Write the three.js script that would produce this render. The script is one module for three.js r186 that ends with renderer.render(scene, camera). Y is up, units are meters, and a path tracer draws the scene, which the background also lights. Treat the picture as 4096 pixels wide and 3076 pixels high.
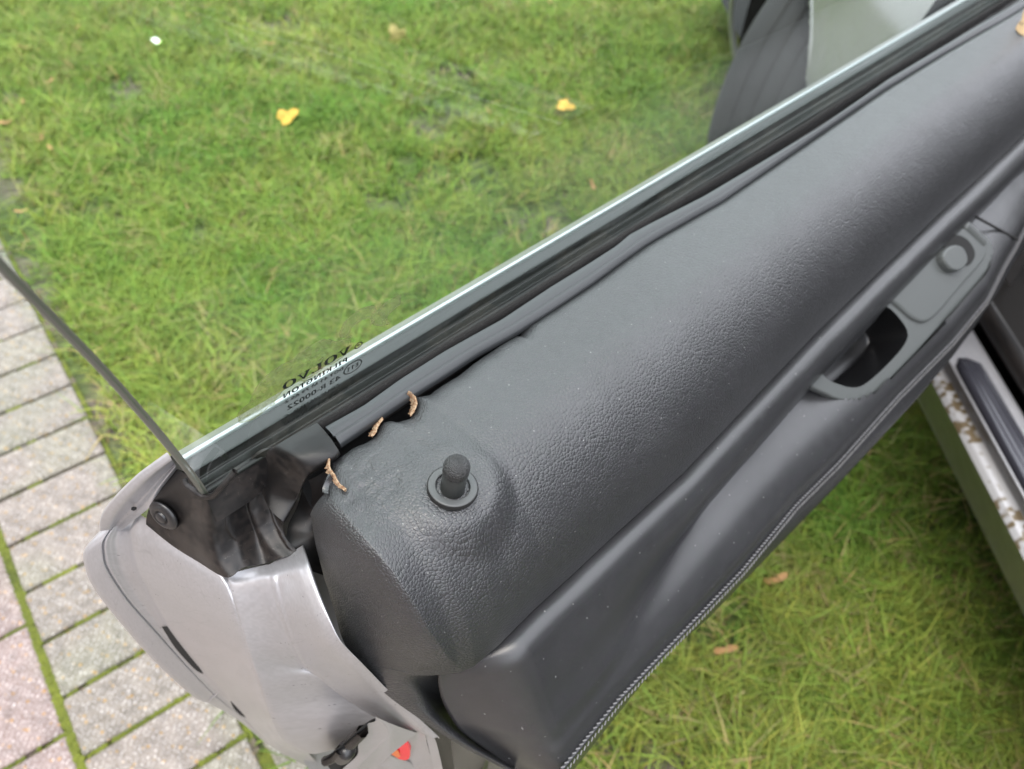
import * as THREE from 'three';
import { mergeGeometries } from 'three/addons/utils/BufferGeometryUtils.js';
import { ImprovedNoise } from 'three/addons/math/ImprovedNoise.js';

// ---------------------------------------------------------------- camera, sky, sun, exposure
const scene = new THREE.Scene();
const FPX = 3078, PITCH = 48.757 * Math.PI / 180, ROLL = 2.297 * Math.PI / 180, CAMH = 1.212;   // solved from the 200 x 100 mm pavers
const camera = new THREE.PerspectiveCamera(2 * Math.atan(1538 / FPX) * 180 / Math.PI, 1024 / 769, 0.02, 200);
const cf = new THREE.Vector3(0, -Math.sin(PITCH), -Math.cos(PITCH));
const cr0 = new THREE.Vector3(1, 0, 0), cu0 = new THREE.Vector3().crossVectors(cr0, cf);
const cr = cr0.clone().multiplyScalar(Math.cos(ROLL)).addScaledVector(cu0, Math.sin(ROLL));
const cu = cu0.clone().multiplyScalar(Math.cos(ROLL)).addScaledVector(cr0, -Math.sin(ROLL));
camera.position.set(0, CAMH, 0);
camera.quaternion.setFromRotationMatrix(new THREE.Matrix4().makeBasis(cr, cu, cf.clone().negate()));
camera.focus = 0.375; camera.userData.fStop = 9;
camera.updateMatrixWorld(true);

// overcast sky: brighter towards the zenith, slightly cool, soft cloud mottling
{
  const w = 256, h = 128, d = new Float32Array(w * h * 4), nz = new ImprovedNoise();
  for (let j = 0; j < h; j++) for (let i = 0; i < w; i++) {
    const el = ((j + 0.5) / h - 0.5) * Math.PI, az = (i / w) * 2 * Math.PI;
    const s = Math.max(0, Math.sin(el));
    const X = Math.cos(el) * Math.cos(az), Z = Math.cos(el) * Math.sin(az), Y = Math.sin(el);
    const c = 1 + 0.12 * nz.noise(X * 2.2, Y * 3.2, Z * 2.2) + 0.06 * nz.noise(X * 6, Y * 8, Z * 6 + 9);
    const L = (el >= 0 ? (0.84 + 0.36 * s) : 0.3) * c, k = (j * w + i) * 4;
    d[k] = L * 0.955; d[k + 1] = L * 0.985; d[k + 2] = L * 1.06; d[k + 3] = 1;
  }
  const t = new THREE.DataTexture(d, w, h, THREE.RGBAFormat, THREE.FloatType);
  t.mapping = THREE.EquirectangularReflectionMapping; t.magFilter = THREE.LinearFilter; t.minFilter = THREE.LinearFilter; t.wrapS = THREE.RepeatWrapping; t.needsUpdate = true;
  scene.background = t; scene.environment = t;
}
const sun = new THREE.DirectionalLight(0xfff4e6, 0.7);
sun.position.set(-1.2, 5, 0.8); sun.target.position.set(0, 0, -0.8); sun.castShadow = true; sun.shadow.radius = 60;
sun.shadow.mapSize.set(2048, 2048);
Object.assign(sun.shadow.camera, { left: -4, right: 4, top: 4, bottom: -4, near: 0.1, far: 15 });
scene.add(sun, sun.target);
const renderer = new THREE.WebGLRenderer({ antialias: true });
renderer.setSize(1024, 769);
renderer.toneMapping = THREE.LinearToneMapping;
renderer.toneMappingExposure = 3.35;
renderer.shadowMap.enabled = true;

// ---------------------------------------------------------------- helpers
let seed = 20241;
const rnd = () => { seed = (seed * 1664525 + 1013904223) >>> 0; return seed / 4294967296; };
const N3 = new ImprovedNoise();
const nz = (x, y, z = 0) => N3.noise(x, y, z);
const fbm = (x, y, z = 0, o = 4) => { let s = 0, a = 0.5; for (let i = 0; i < o; i++) { s += a * N3.noise(x, y, z + i * 7.3); x *= 2.03; y *= 2.03; a *= 0.5; } return s; };
const clamp = (x, a = 0, b = 1) => Math.min(b, Math.max(a, x));
const mix = (a, b, t) => a + (b - a) * t;
const sm = (a, b, x) => { const t = clamp((x - a) / (b - a)); return t * t * (3 - 2 * t); };
const V = (x, y, z) => new THREE.Vector3(x, y, z);
const rayDir = (px, py) => cf.clone().multiplyScalar(FPX).addScaledVector(cr, px - 2048).addScaledVector(cu, 1538 - py).normalize();
const onGround = (px, py, y = 0) => { const d = rayDir(px, py); return camera.position.clone().addScaledVector(d, (y - CAMH) / d.y); };
function setU(o, label, category, group, kind) {
  if (label) o.userData.label = label; if (category) o.userData.category = category;
  if (group) o.userData.group = group; if (kind) o.userData.kind = kind; return o;
}
function mesh(name, geo, mat, parent) {
  const m = new THREE.Mesh(geo, mat); m.name = name; m.castShadow = m.receiveShadow = true;
  (parent || scene).add(m); return m;
}
const used = {};
const numbered = n => { const k = used[n] = (used[n] ?? -1) + 1; return k ? n + '_' + String(k).padStart(3, '0') : n; };

function tex(size, fn, { srgb = false, w = size, h = size } = {}) {
  const d = new Uint8Array(w * h * 4);
  for (let j = 0; j < h; j++) for (let i = 0; i < w; i++) {
    const v = fn((i + 0.5) / w, (j + 0.5) / h, i, j), k = (j * w + i) * 4;
    if (typeof v === 'number') { d[k] = d[k + 1] = d[k + 2] = clamp(v) * 255; d[k + 3] = 255; }
    else { d[k] = clamp(v[0]) * 255; d[k + 1] = clamp(v[1]) * 255; d[k + 2] = clamp(v[2]) * 255; d[k + 3] = v.length > 3 ? clamp(v[3]) * 255 : 255; }
  }
  const t = new THREE.DataTexture(d, w, h, THREE.RGBAFormat);
  t.wrapS = t.wrapT = THREE.RepeatWrapping; t.magFilter = THREE.LinearFilter; t.minFilter = THREE.LinearMipmapLinearFilter; t.generateMipmaps = true;
  if (srgb) t.colorSpace = THREE.SRGBColorSpace; t.needsUpdate = true; return t;
}
const toS = c => c <= 0.0031308 ? 12.92 * c : 1.055 * Math.pow(c, 1 / 2.4) - 0.055;
const scaled = (t, sx, sy = sx) => { const c = t.clone(); c.repeat.set(sx, sy); c.needsUpdate = true; return c; };

// tiling cell noise: returns F1, F2 and the cell number
function cells(n, jit = 0.9, sd = 5) {
  let s = sd; const r = () => { s = (s * 1664525 + 1013904223) >>> 0; return s / 4294967296; };
  const P = []; for (let k = 0; k < n * n; k++) P.push([0.5 + (r() - 0.5) * jit, 0.5 + (r() - 0.5) * jit]);
  return (u, v) => {
    const x = u * n, y = v * n, ix = Math.floor(x), iy = Math.floor(y); let a = 9, b = 9, id = 0;
    for (let dy = -1; dy <= 1; dy++) for (let dx = -1; dx <= 1; dx++) {
      const cx = ix + dx, cy = iy + dy, k = ((cy % n + n) % n) * n + ((cx % n + n) % n);
      const ddx = cx + P[k][0] - x, ddy = cy + P[k][1] - y, q = Math.sqrt(ddx * ddx + ddy * ddy);
      if (q < a) { b = a; a = q; id = k; } else if (q < b) b = q;
    }
    return [a, b, id];
  };
}
const tnoise = (n, sd) => { // tiling value noise
  let s = sd; const r = () => { s = (s * 1664525 + 1013904223) >>> 0; return s / 4294967296; };
  const g = Float32Array.from({ length: n * n }, r);
  return (u, v) => { const x = u * n, y = v * n, i = Math.floor(x), j = Math.floor(y), fx = x - i, fy = y - j, a = fx * fx * (3 - 2 * fx), b = fy * fy * (3 - 2 * fy); const G = (p, q) => g[((q % n + n) % n) * n + ((p % n + n) % n)]; return mix(mix(G(i, j), G(i + 1, j), a), mix(G(i, j + 1), G(i + 1, j + 1), a), b); };
};

// ---------------------------------------------------------------- the door's own axes: a along the door to the hinge, b towards the cabin, c up
const D = V(0.6848, -0.04096, -0.7276).normalize();
const Nn = V(-D.z, 0, D.x).normalize();
const Uu = new THREE.Vector3().crossVectors(Nn, D);
const O = V(-0.134, 0.9, -0.244);
const doorQ = new THREE.Quaternion().setFromRotationMatrix(new THREE.Matrix4().makeBasis(D, Uu, Nn));
const camL = (() => { const q = camera.position.clone().sub(O); return [q.dot(D), q.dot(Nn), q.dot(Uu)]; })();
const dirL = (px, py) => { const d = rayDir(px, py); return [d.dot(D), d.dot(Nn), d.dot(Uu)]; };
const hit = (px, py, k, val, extra = 0) => { const d = dirL(px, py), t = (val - camL[k]) / d[k] + extra; return [camL[0] + d[0] * t, camL[1] + d[1] * t, camL[2] + d[2] * t]; };
const PA = (px, py, a, e) => hit(px, py, 0, a, e), PB = (px, py, b, e) => hit(px, py, 1, b, e), PC = (px, py, c, e) => hit(px, py, 2, c, e);

const cat = (p, t) => { // Catmull-Rom through p (arrays of 3 numbers) at t in 0..1
  const n = p.length - 1, x = clamp(t) * n, i = Math.min(n - 1, Math.floor(x)), f = x - i;
  const A = p[Math.max(0, i - 1)], B = p[i], C = p[i + 1], E = p[Math.min(n, i + 2)];
  return [0, 1, 2].map(k => 0.5 * (2 * B[k] + (C[k] - A[k]) * f + (2 * A[k] - 5 * B[k] + 4 * C[k] - E[k]) * f * f + (3 * B[k] - A[k] - 3 * C[k] + E[k]) * f * f * f));
};
const lin = (p, t) => { const n = p.length - 1, x = clamp(t) * n, i = Math.min(n - 1, Math.floor(x)), f = x - i; return [0, 1, 2].map(k => mix(p[i][k], p[i + 1][k], f)); };
const interp = (list, x) => { // list of [x, value], sorted
  if (x <= list[0][0]) return list[0][1];
  for (let i = 1; i < list.length; i++) if (x <= list[i][0]) return mix(list[i - 1][1], list[i][1], (x - list[i - 1][0]) / (list[i][0] - list[i - 1][0]));
  return list[list.length - 1][1];
};
const dist = (p, q) => Math.hypot(p[0] - q[0], p[1] - q[1], p[2] - q[2]);
// grid of [a,b,c] points -> geometry in the door's axes (x=a, y=c, z=b); thick > 0 adds a back sheet and a rim
function gridGeo(G, { thick = 0, keep = null, flip = false, uv0 = [0, 0], world = false } = {}) {
  if (!world) { // front faces look to the cabin side
    let s = 0; const ri = Math.max(1, Math.floor(G.length / 12)), rj = Math.max(1, Math.floor(G[0].length / 12));
    for (let i = 0; i + ri < G.length; i += ri) for (let j = 0; j + rj < G[0].length; j += rj) { const p = G[i][j], u = G[i][j + rj], v = G[i + ri][j], e = [0, 1, 2].map(k => u[k] - p[k]), f = [0, 1, 2].map(k => v[k] - p[k]), n = [e[1] * f[2] - e[2] * f[1], e[2] * f[0] - e[0] * f[2], e[0] * f[1] - e[1] * f[0]]; s += (n[0] * (camL[0] - p[0]) + n[1] * (camL[1] - p[1]) + n[2] * (camL[2] - p[2])) / (Math.hypot(...n) * dist(p, camL) + 1e-12); }
    flip = s > 0;
  }
  const R = G.length, C = G[0].length, pos = [], uv = [], idx = [];
  const mi = R >> 1, mj = C >> 1, us = [0], vs = [0];
  for (let j = 1; j < C; j++) us.push(us[j - 1] + dist(G[mi][j], G[mi][j - 1]));
  for (let i = 1; i < R; i++) vs.push(vs[i - 1] + dist(G[i][mj], G[i - 1][mj]));
  for (let i = 0; i < R; i++) for (let j = 0; j < C; j++) { const p = G[i][j]; world ? pos.push(p[0], p[1], p[2]) : pos.push(p[0], p[2], p[1]); uv.push(us[j] + uv0[0], vs[i] + uv0[1]); }
  const q = (a, b, c, d) => flip ? idx.push(a, c, b, b, c, d) : idx.push(a, b, c, b, d, c);
  for (let i = 0; i < R - 1; i++) for (let j = 0; j < C - 1; j++) {
    if (keep && !keep(G[i][j], G[i + 1][j + 1], i, j)) continue;
    q(i * C + j, i * C + j + 1, (i + 1) * C + j, (i + 1) * C + j + 1);
  }
  let g = new THREE.BufferGeometry();
  g.setAttribute('position', new THREE.Float32BufferAttribute(pos, 3)); g.setAttribute('uv', new THREE.Float32BufferAttribute(uv, 2)); g.setIndex(idx); g.computeVertexNormals();
  if (thick) {
    const nn = g.attributes.normal, p2 = [], rim = [], ruv = [], ridx = [];
    for (let k = 0; k < R * C; k++) p2.push(pos[3 * k] - nn.getX(k) * thick, pos[3 * k + 1] - nn.getY(k) * thick, pos[3 * k + 2] - nn.getZ(k) * thick);
    const back = new THREE.BufferGeometry();
    back.setAttribute('position', new THREE.Float32BufferAttribute(p2, 3)); back.setAttribute('uv', new THREE.Float32BufferAttribute(uv, 2));
    back.setIndex(idx.map((_, k) => idx[k - k % 3 + [0, 2, 1][k % 3]])); back.computeVertexNormals();
    const loop = []; for (let j = 0; j < C; j++) loop.push(j); for (let i = 1; i < R; i++) loop.push(i * C + C - 1); for (let j = C - 2; j >= 0; j--) loop.push((R - 1) * C + j); for (let i = R - 2; i >= 0; i--) loop.push(i * C);
    loop.forEach((k, n) => { rim.push(pos[3 * k], pos[3 * k + 1], pos[3 * k + 2], p2[3 * k], p2[3 * k + 1], p2[3 * k + 2]); ruv.push(uv[2 * k], uv[2 * k + 1], uv[2 * k] + thick, uv[2 * k + 1] + thick); if (n) { const b = 2 * n; ridx.push(b - 2, b - 1, b, b, b - 1, b + 1); } });
    const rg = new THREE.BufferGeometry(); rg.setAttribute('position', new THREE.Float32BufferAttribute(rim, 3)); rg.setAttribute('uv', new THREE.Float32BufferAttribute(ruv, 2)); rg.setIndex(ridx); rg.computeVertexNormals();
    g = mergeGeometries([g, back, rg]);
  }
  return g;
}
function loft(rails, nu, nv, o = {}) { // rails: lists of [a,b,c]; nu samples along a rail, nv across the rails
  const G = [];
  const S = rails.map(r => Array.from({ length: nu }, (_, j) => (o.linU ? lin : cat)(r, j / (nu - 1))));
  for (let i = 0; i < nv; i++) { const row = []; for (let j = 0; j < nu; j++) { const p = (o.linV ? lin : cat)(S.map(r => r[j]), i / (nv - 1)); row.push(o.warp ? o.warp(p, j / (nu - 1), i / (nv - 1)) : p); } G.push(row); }
  return gridGeo(G, o);
}
// sweep of a (b,c) section along a
function extrudeSection(sec, a0, a1, n, o = {}) {
  const G = sec.map(([b, c]) => Array.from({ length: n }, (_, j) => { const a = mix(a0, a1, j / (n - 1)); return [a, b + (o.db ? o.db(a) : 0), c + (o.dc ? o.dc(a) : 0)]; }));
  return gridGeo(G, o);
}
const toL = p => V(p[0], p[2], p[1]);
function tubeL(pts, r, seg = 60, rad = 10) { return new THREE.TubeGeometry(new THREE.CatmullRomCurve3(pts.map(toL)), seg, r, rad); }

// ---------------------------------------------------------------- materials
const M = {};
const lc = cells(50, 1.0, 11), lc2 = cells(96, 0.9, 3), ln1 = tnoise(9, 4), ln2 = tnoise(90, 8), ln3 = tnoise(23, 9);
const leatherH = tex(1024, (u, v) => { // pebbled grain with creases, 0.1 m tile
  const uu = u + 0.010 * (ln3(u, v) - 0.5) + 0.004 * ln2(u, v), vv = v + 0.010 * (ln3(v + 0.3, u) - 0.5);
  const [a, b, id] = lc(uu + 0, vv), [a2, b2] = lc2(uu, vv);
  const cr = sm(0.0, 0.42, b - a), cr2 = sm(0, 0.3, b2 - a2);
  return 0.08 + 0.52 * Math.sqrt(Math.max(0, 1 - Math.pow(a / 0.8, 2))) * (0.55 + 0.45 * cr) * (0.7 + 0.5 * ln1(u, v)) + 0.12 * cr2 + 0.10 * ln3(u, v) + 0.10 * ((id * 37 % 17) / 17);
});
const fineH = tex(512, (u, v) => { const [a, b] = lc2(u, v); return 0.3 + 0.5 * sm(0, 0.35, b - a) + 0.2 * ln2(u, v); });
const dustN = tnoise(7, 31), dustN2 = tnoise(40, 32), dustN3 = tnoise(160, 33);
const speck = (sd, n, keep, rmax) => { const cc = cells(n, 0.9, sd); return (u, v) => { const [a, , id] = cc(u, v); const h = ((id * 2654435761) >>> 0) / 4294967296; return h < keep && a < rmax * (0.3 + h / keep) ? 1 : 0; }; };
const spA = speck(77, 40, 0.16, 0.05), spB = speck(78, 110, 0.12, 0.16);
const leatherC = tex(1024, (u, v) => { // dark grey hide with pale lint specks
  const t = 0.92 + 0.16 * (dustN(u, v) - 0.5) + 0.10 * (dustN2(u, v) - 0.5), s = spA(u, v) ? 0.16 : 0;
  return [toS(0.031 * t + s), toS(0.0315 * t + s), toS(0.0335 * t + s * 0.95)];
}, { srgb: true });
M.leather = new THREE.MeshPhysicalMaterial({ map: scaled(leatherC, 4), bumpMap: scaled(leatherH, 10), bumpScale: 0.0006, roughness: 0.31, ior: 1.62, specularIntensity: 1 });
M.smoothHide = new THREE.MeshPhysicalMaterial({ map: scaled(leatherC, 3.1), bumpMap: scaled(fineH, 11), bumpScale: 0.00010, roughness: 0.27, ior: 1.58 });
M.greyPlastic = new THREE.MeshPhysicalMaterial({ color: new THREE.Color().setRGB(0.075, 0.081, 0.08), bumpMap: scaled(fineH, 20), bumpScale: 0.00003, roughness: 0.42 });
M.bezel = new THREE.MeshPhysicalMaterial({ color: new THREE.Color().setRGB(0.058, 0.06, 0.06), roughness: 0.4 });
M.stem = new THREE.MeshPhysicalMaterial({ color: new THREE.Color().setRGB(0.03, 0.032, 0.031), roughness: 0.34 });
M.stripRubber = new THREE.MeshPhysicalMaterial({ color: new THREE.Color().setRGB(0.032, 0.034, 0.036), roughness: 0.40, bumpMap: scaled(fineH, 30), bumpScale: 0.00002 });
M.blackPlastic = new THREE.MeshPhysicalMaterial({ color: new THREE.Color().setRGB(0.018, 0.018, 0.019), roughness: 0.3 });
M.voidBlack = new THREE.MeshStandardMaterial({ color: new THREE.Color().setRGB(0.006, 0.006, 0.006), roughness: 0.9 });
const rubC = tex(512, (u, v) => { // black rubber, brownish grime and pale grit
  const g = sm(0.45, 0.8, dustN(u, v) * 0.6 + dustN2(u, v) * 0.5), s = spB(u, v) * sm(0.45, 0.7, dustN(u, v)) * 0.18 + 0.05 * spA(u, v);
  return [toS(0.0085 + 0.013 * g + s * 0.6), toS(0.0078 + 0.0105 * g + s * 0.55), toS(0.0078 + 0.009 * g + s * 0.48)];
}, { srgb: true });
M.rubber = new THREE.MeshPhysicalMaterial({ map: scaled(rubC, 9), specularIntensity: 0.7, roughness: 0.36, bumpMap: scaled(fineH, 24), bumpScale: 0.00006 });
M.felt = new THREE.MeshPhysicalMaterial({ map: scaled(tex(256, (u, v) => { const g = 0.4 + 0.6 * dustN3(u, v), s = spB(u, v) * 0.1; return [toS(0.016 * g + s), toS(0.014 * g + s), toS(0.013 * g + s)]; }, { srgb: true }), 14), roughness: 1, sheen: 0.4, sheenRoughness: 0.8, bumpMap: scaled(tex(256, (u, v) => dustN3(u, v)), 40), bumpScale: 0.0006 });
const streak = tnoise(60, 51), streak2 = tnoise(14, 52);
const paintC = tex(1024, (u, v) => { // silver paint with a taupe grime film, tide marks and dark chips
  const film = 0.35 + 0.3 * sm(0.3, 0.8, 0.6 * dustN(u, v) + 0.25 * streak2(u, v) + 0.15 * streak(u * 0.5, v)), sp = spB(u, v) * (dustN2(u, v) > 0.62 ? 1 : 0), fl = 0.94 + 0.12 * dustN3(u, v);
  const vein = sm(0.028, 0.0, Math.abs(streak2(u * 2 + 0.02 * streak(u, v), v * 0.5) - 0.5)) * sm(0.4, 0.6, dustN(v, u));
  const k = 1 - 0.10 * vein - 0.55 * sp;
  return [toS(mix(0.44, 0.39, film) * k * fl), toS(mix(0.442, 0.38, film) * k * fl), toS(mix(0.465, 0.385, film) * k * fl)];
}, { srgb: true });
const paintR = tex(512, (u, v) => { const f = 0.30 + 0.08 * sm(0.3, 0.8, 0.6 * dustN(u, v) + 0.4 * streak2(u, v)) + 0.05 * dustN3(u, v); return [f, f, f]; });
M.paint = new THREE.MeshPhysicalMaterial({ map: scaled(paintC, 3.3), roughnessMap: scaled(paintR, 3.3), roughness: 1.12, metalness: 0.6, clearcoat: 0.35, clearcoatRoughness: 0.25 });
M.chrome = new THREE.MeshPhysicalMaterial({ color: new THREE.Color().setRGB(0.46, 0.48, 0.5), roughness: 0.32, metalness: 0.8 });
M.glass = new THREE.MeshPhysicalMaterial({ color: new THREE.Color().setRGB(0.83, 0.91, 0.86), transmission: 1, roughness: 0.0, thickness: 0, ior: 1.5, side: THREE.DoubleSide });
M.glassEdge = new THREE.MeshPhysicalMaterial({ color: new THREE.Color().setRGB(0.09, 0.095, 0.08), roughness: 0.28 });
M.thread = new THREE.MeshStandardMaterial({ color: new THREE.Color().setRGB(0.17, 0.166, 0.17), roughness: 0.8 });
M.foam = new THREE.MeshStandardMaterial({ map: scaled(tex(256, (u, v) => { const g = dustN2(u, v), h = dustN3(u, v); return [toS(mix(0.18, 0.48, g) * (0.5 + 0.6 * h)), toS(mix(0.06, 0.36, g) * (0.5 + 0.6 * h)), toS(mix(0.015, 0.24, g) * (0.5 + 0.6 * h))]; }, { srgb: true }), 25), roughness: 1 });

// ================================================================= ground
// paving grid (u across, n along in block pitches)
const TH = 38.54 * Math.PI / 180, UO = -0.2774, NO = -1.869, PITCHN = 0.10504;
const pv = (u, n) => { const U0 = u + UO, N0 = n * PITCHN + NO; return [U0 * Math.cos(TH) + N0 * Math.sin(TH), -U0 * Math.sin(TH) + N0 * Math.cos(TH)]; };
const uOf = (x, z) => x * Math.cos(TH) - z * Math.sin(TH) - UO, nOf = (x, z) => (x * Math.sin(TH) + z * Math.cos(TH) - NO) / PITCHN;

const gN1 = tnoise(24, 61), gN2 = tnoise(110, 62), gN3 = tnoise(8, 63);
const soilC = tex(1024, (u, v) => {
  const a = gN1(u, v), b = gN2(u, v), c = gN3(u, v), g = sm(0.35, 0.65, 0.6 * c + 0.4 * a), k = 0.65 + 0.7 * b;
  return [toS(mix(0.115, 0.060, g) * k), toS(mix(0.098, 0.088, g) * k), toS(mix(0.072, 0.022, g) * k)];
}, { srgb: true });
{
  const g = new THREE.PlaneGeometry(60, 60, 1, 1); g.rotateX(-Math.PI / 2);
  const m = mesh('lawn_soil', g, new THREE.MeshStandardMaterial({ map: scaled(soilC, 40), bumpMap: scaled(tex(512, (u, v) => 0.5 * gN2(u, v) + 0.5 * gN1(u, v)), 40), bumpScale: 0.02, roughness: 1 }));
  m.userData.kind = 'structure';
}
// ---- paving: each block its own mesh
const pvN = tnoise(40, 71), pvN2 = tnoise(180, 72), pvN3 = tnoise(5, 73), pvS = speck(79, 150, 0.4, 0.34), pvS2 = speck(80, 80, 0.14, 0.3), pvN4 = tnoise(300, 74);
const pvMats = [[0.18, 0.155, 0.132], [0.168, 0.148, 0.124], [0.19, 0.155, 0.136], [0.20, 0.152, 0.138]].map((c, k) => new THREE.MeshPhysicalMaterial({
  map: scaled(tex(512, (u, v) => { const a = 0.70 + 0.42 * pvN(u + k * 0.3, v) + 0.16 * (pvN2(u, v) - 0.5), s = pvS(u, v + k * 0.21) * (0.02 + 0.34 * pvN2(v, u)) + 0.16 * sm(0.75, 0.95, pvN4(u, v)) - 0.07 * sm(0.3, 0.1, pvN4(v, u)), o = pvS2(u + k * 0.37, v), g = sm(0.55, 0.85, pvN3(u, v + 0.1 * k)) * 0.25; return [toS(c[0] * a * (1 - g * 0.3) + s + o * 0.09), toS(c[1] * a + s + o * 0.01), toS(c[2] * a * (1 - g * 0.4) + s - o * 0.07)]; }, { srgb: true }), 1.8),
  bumpMap: scaled(tex(512, (u, v) => 0.35 * pvN(u, v) + 0.35 * pvN2(u, v) + 0.3 * pvS(u, v)), 1.8), bumpScale: 0.0022, roughness: 0.42, specularIntensity: 0.8 }));
const paving = new THREE.Group(); paving.name = 'paving'; setU(paving, 'pinkish concrete block paving with mossy joints beside the lawn', null, null, 'structure'); scene.add(paving);
const blockGeo = (w, l, k) => { // chamfered block, slightly uneven
  const h = 0.06, ch = 0.005, nx = 5, nl = 5, pos = [], uv = [], idx = []; // top grid with a chamfer, plus sides
  const xs = [-w / 2, -w / 2 + ch, 0, w / 2 - ch, w / 2], zs = [-l / 2, -l / 2 + ch, 0, l / 2 - ch, l / 2];
  for (let j = 0; j < 5; j++) for (let i = 0; i < 5; i++) { const e = (i % 4 === 0 || j % 4 === 0) ? -ch : 0; pos.push(xs[i] + (e ? (nz(i * 1.7 + k, j * 2.1, k * 3) * 0.003) : 0), e, zs[j] + (e ? nz(j * 1.3, i + k * 2, 5) * 0.003 : 0)); uv.push(xs[i] + k * 0.31, zs[j] + k * 0.17); }
  for (let j = 0; j < 4; j++) for (let i = 0; i < 4; i++) { const a = j * 5 + i; idx.push(a, a + 5, a + 1, a + 1, a + 5, a + 6); }
  const ring = [0, 1, 2, 3, 4, 9, 14, 19, 24, 23, 22, 21, 20, 15, 10, 5]; const b0 = pos.length / 3;
  ring.forEach(r => { pos.push(pos[3 * r], pos[3 * r + 1], pos[3 * r + 2], pos[3 * r], -h, pos[3 * r + 2]); uv.push(uv[2 * r], uv[2 * r + 1], uv[2 * r] + h, uv[2 * r + 1] + h); });
  for (let k2 = 0; k2 < 16; k2++) { const a = b0 + 2 * k2, b = b0 + 2 * ((k2 + 1) % 16); idx.push(a, b, a + 1, b, b + 1, a + 1); }
  let g = new THREE.BufferGeometry(); g.setAttribute('position', new THREE.Float32BufferAttribute(pos, 3)); g.setAttribute('uv', new THREE.Float32BufferAttribute(uv, 2)); g.setIndex(idx); g.computeVertexNormals(); return g;
};
const soldier = [0, 1, 2].map(k => blockGeo(0.1985, 0.0975, k)), stretcher = [3, 4, 5].map(k => blockGeo(0.098, 0.199, k));
const PH = 0.016;
let pc = 0;
function paver(u, n, geos, mats) {
  const [x, z] = pv(u, n), m = mesh(pc ? 'paver_' + String(pc).padStart(3, '0') : 'paver', geos[Math.floor(rnd() * geos.length)], mats[Math.floor(rnd() * mats.length)], paving); pc++;
  m.position.set(x, PH + (rnd() - 0.5) * 0.003, z); m.rotation.set((rnd() - 0.5) * 0.012, TH + (rnd() - 0.5) * 0.012, (rnd() - 0.5) * 0.012);
}
for (let n = -14; n < 30; n++) paver(0.1035, n + 0.5, soldier, pvMats.slice(0, 2));
for (let n = 13; n < 20; n++) paver(0.318, n + 0.5, soldier, pvMats.slice(0, 2));
for (let r = 0; r < 3; r++) for (let n = -6; n < 14; n++) paver(-0.056 - r * 0.105, n * 1.96 - 1.22 + (r % 2) * 0.98 - 8 * 0 + 0.98 * 0 , stretcher, pvMats.slice(2));
{
  // bed of the paving beyond the single blocks
  const G = []; for (let i = 0; i < 2; i++) G.push([pv(-6, i ? 60 : -40), pv(-0.325, i ? 60 : -40)].map(q => [q[0], 0.014, q[1]]));
  const bed = mesh('far_paving', gridGeo(G, { world: true, flip: true }), pvMats[2], paving); bed.userData.kind = 'stuff';
  // jointing sand
  const S = []; for (let i = 0; i < 2; i++) S.push([pv(-0.33, i ? 31 : -15), pv(0.212, i ? 31 : -15)].map(q => [q[0], 0.005, q[1]]));
  mesh('jointing_sand', gridGeo(S, { world: true, flip: true }), new THREE.MeshStandardMaterial({ map: scaled(tex(512, (u, v) => { const k = 0.6 + 0.8 * gN2(u, v), m = sm(0.35, 0.6, gN1(u, v)); return [toS(mix(0.10, 0.085, m) * k), toS(mix(0.085, 0.105, m) * k), toS(mix(0.06, 0.012, m) * k)]; }, { srgb: true }), 2), roughness: 1 }), paving);
}
// moss cushions in the joints
{
  const g0 = new THREE.IcosahedronGeometry(1, 1); g0.scale(1, 0.6, 1);
  const spots = [];
  const add = (u, n, s) => { const [x, z] = pv(u, n); spots.push([x, z, s]); };
  for (let k = 0; k < 5200; k++) { const n = mix(2, 20, rnd()); if (fbm(n * 0.9, 3) < -0.22) continue; add(-0.0015 + (rnd() - 0.5) * 0.012, n, 0.0032); }
  for (let n = -2; n < 20; n++) for (let k = 0; k < 420; k++) { const u = 0.004 + rnd() * 0.2; if (fbm(u * 16, n * 3.7, 2) < 0.0 + 0.10 * (n < 6)) continue; add(u, n + (rnd() - 0.5) * 0.055, 0.0026); }
  for (let k = -5; k < 14; k++) for (let q = 0; q < 160; q++) { const u = -0.105 + rnd() * 0.1; if (fbm(u * 16, k * 5.7, 4) < -0.1) continue; add(u, k * 1.96 - 0.24 + (rnd() - 0.5) * 0.05, 0.0027); }
  for (let q = 0; q < 260; q++) { const r = Math.sqrt(rnd()) * 0.022, t = rnd() * 6.3; add(0.225 + r * Math.cos(t), 13.55 + r * Math.sin(t) * 9, 0.0036); }
  const im = new THREE.InstancedMesh(g0, new THREE.MeshStandardMaterial({ color: 0xffffff, roughness: 1 }), spots.length), mt = new THREE.Matrix4(), col = new THREE.Color();
  spots.forEach(([x, z, s], i) => { const q = s * (0.6 + 0.8 * rnd()); mt.makeScale(q, q, q).setPosition(x, 0.0085 + rnd() * 0.003, z); im.setMatrixAt(i, mt); const f = fbm(x * 9, z * 9, 1) + 0.35 * (rnd() - 0.5); im.setColorAt(i, col.setRGB(mix(0.055, 0.13, f + 0.4), mix(0.07, 0.15, f + 0.4), mix(0.009, 0.015, f + 0.4))); });
  im.name = 'moss'; im.castShadow = im.receiveShadow = true; im.userData.kind = 'stuff'; paving.add(im);
}

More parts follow.
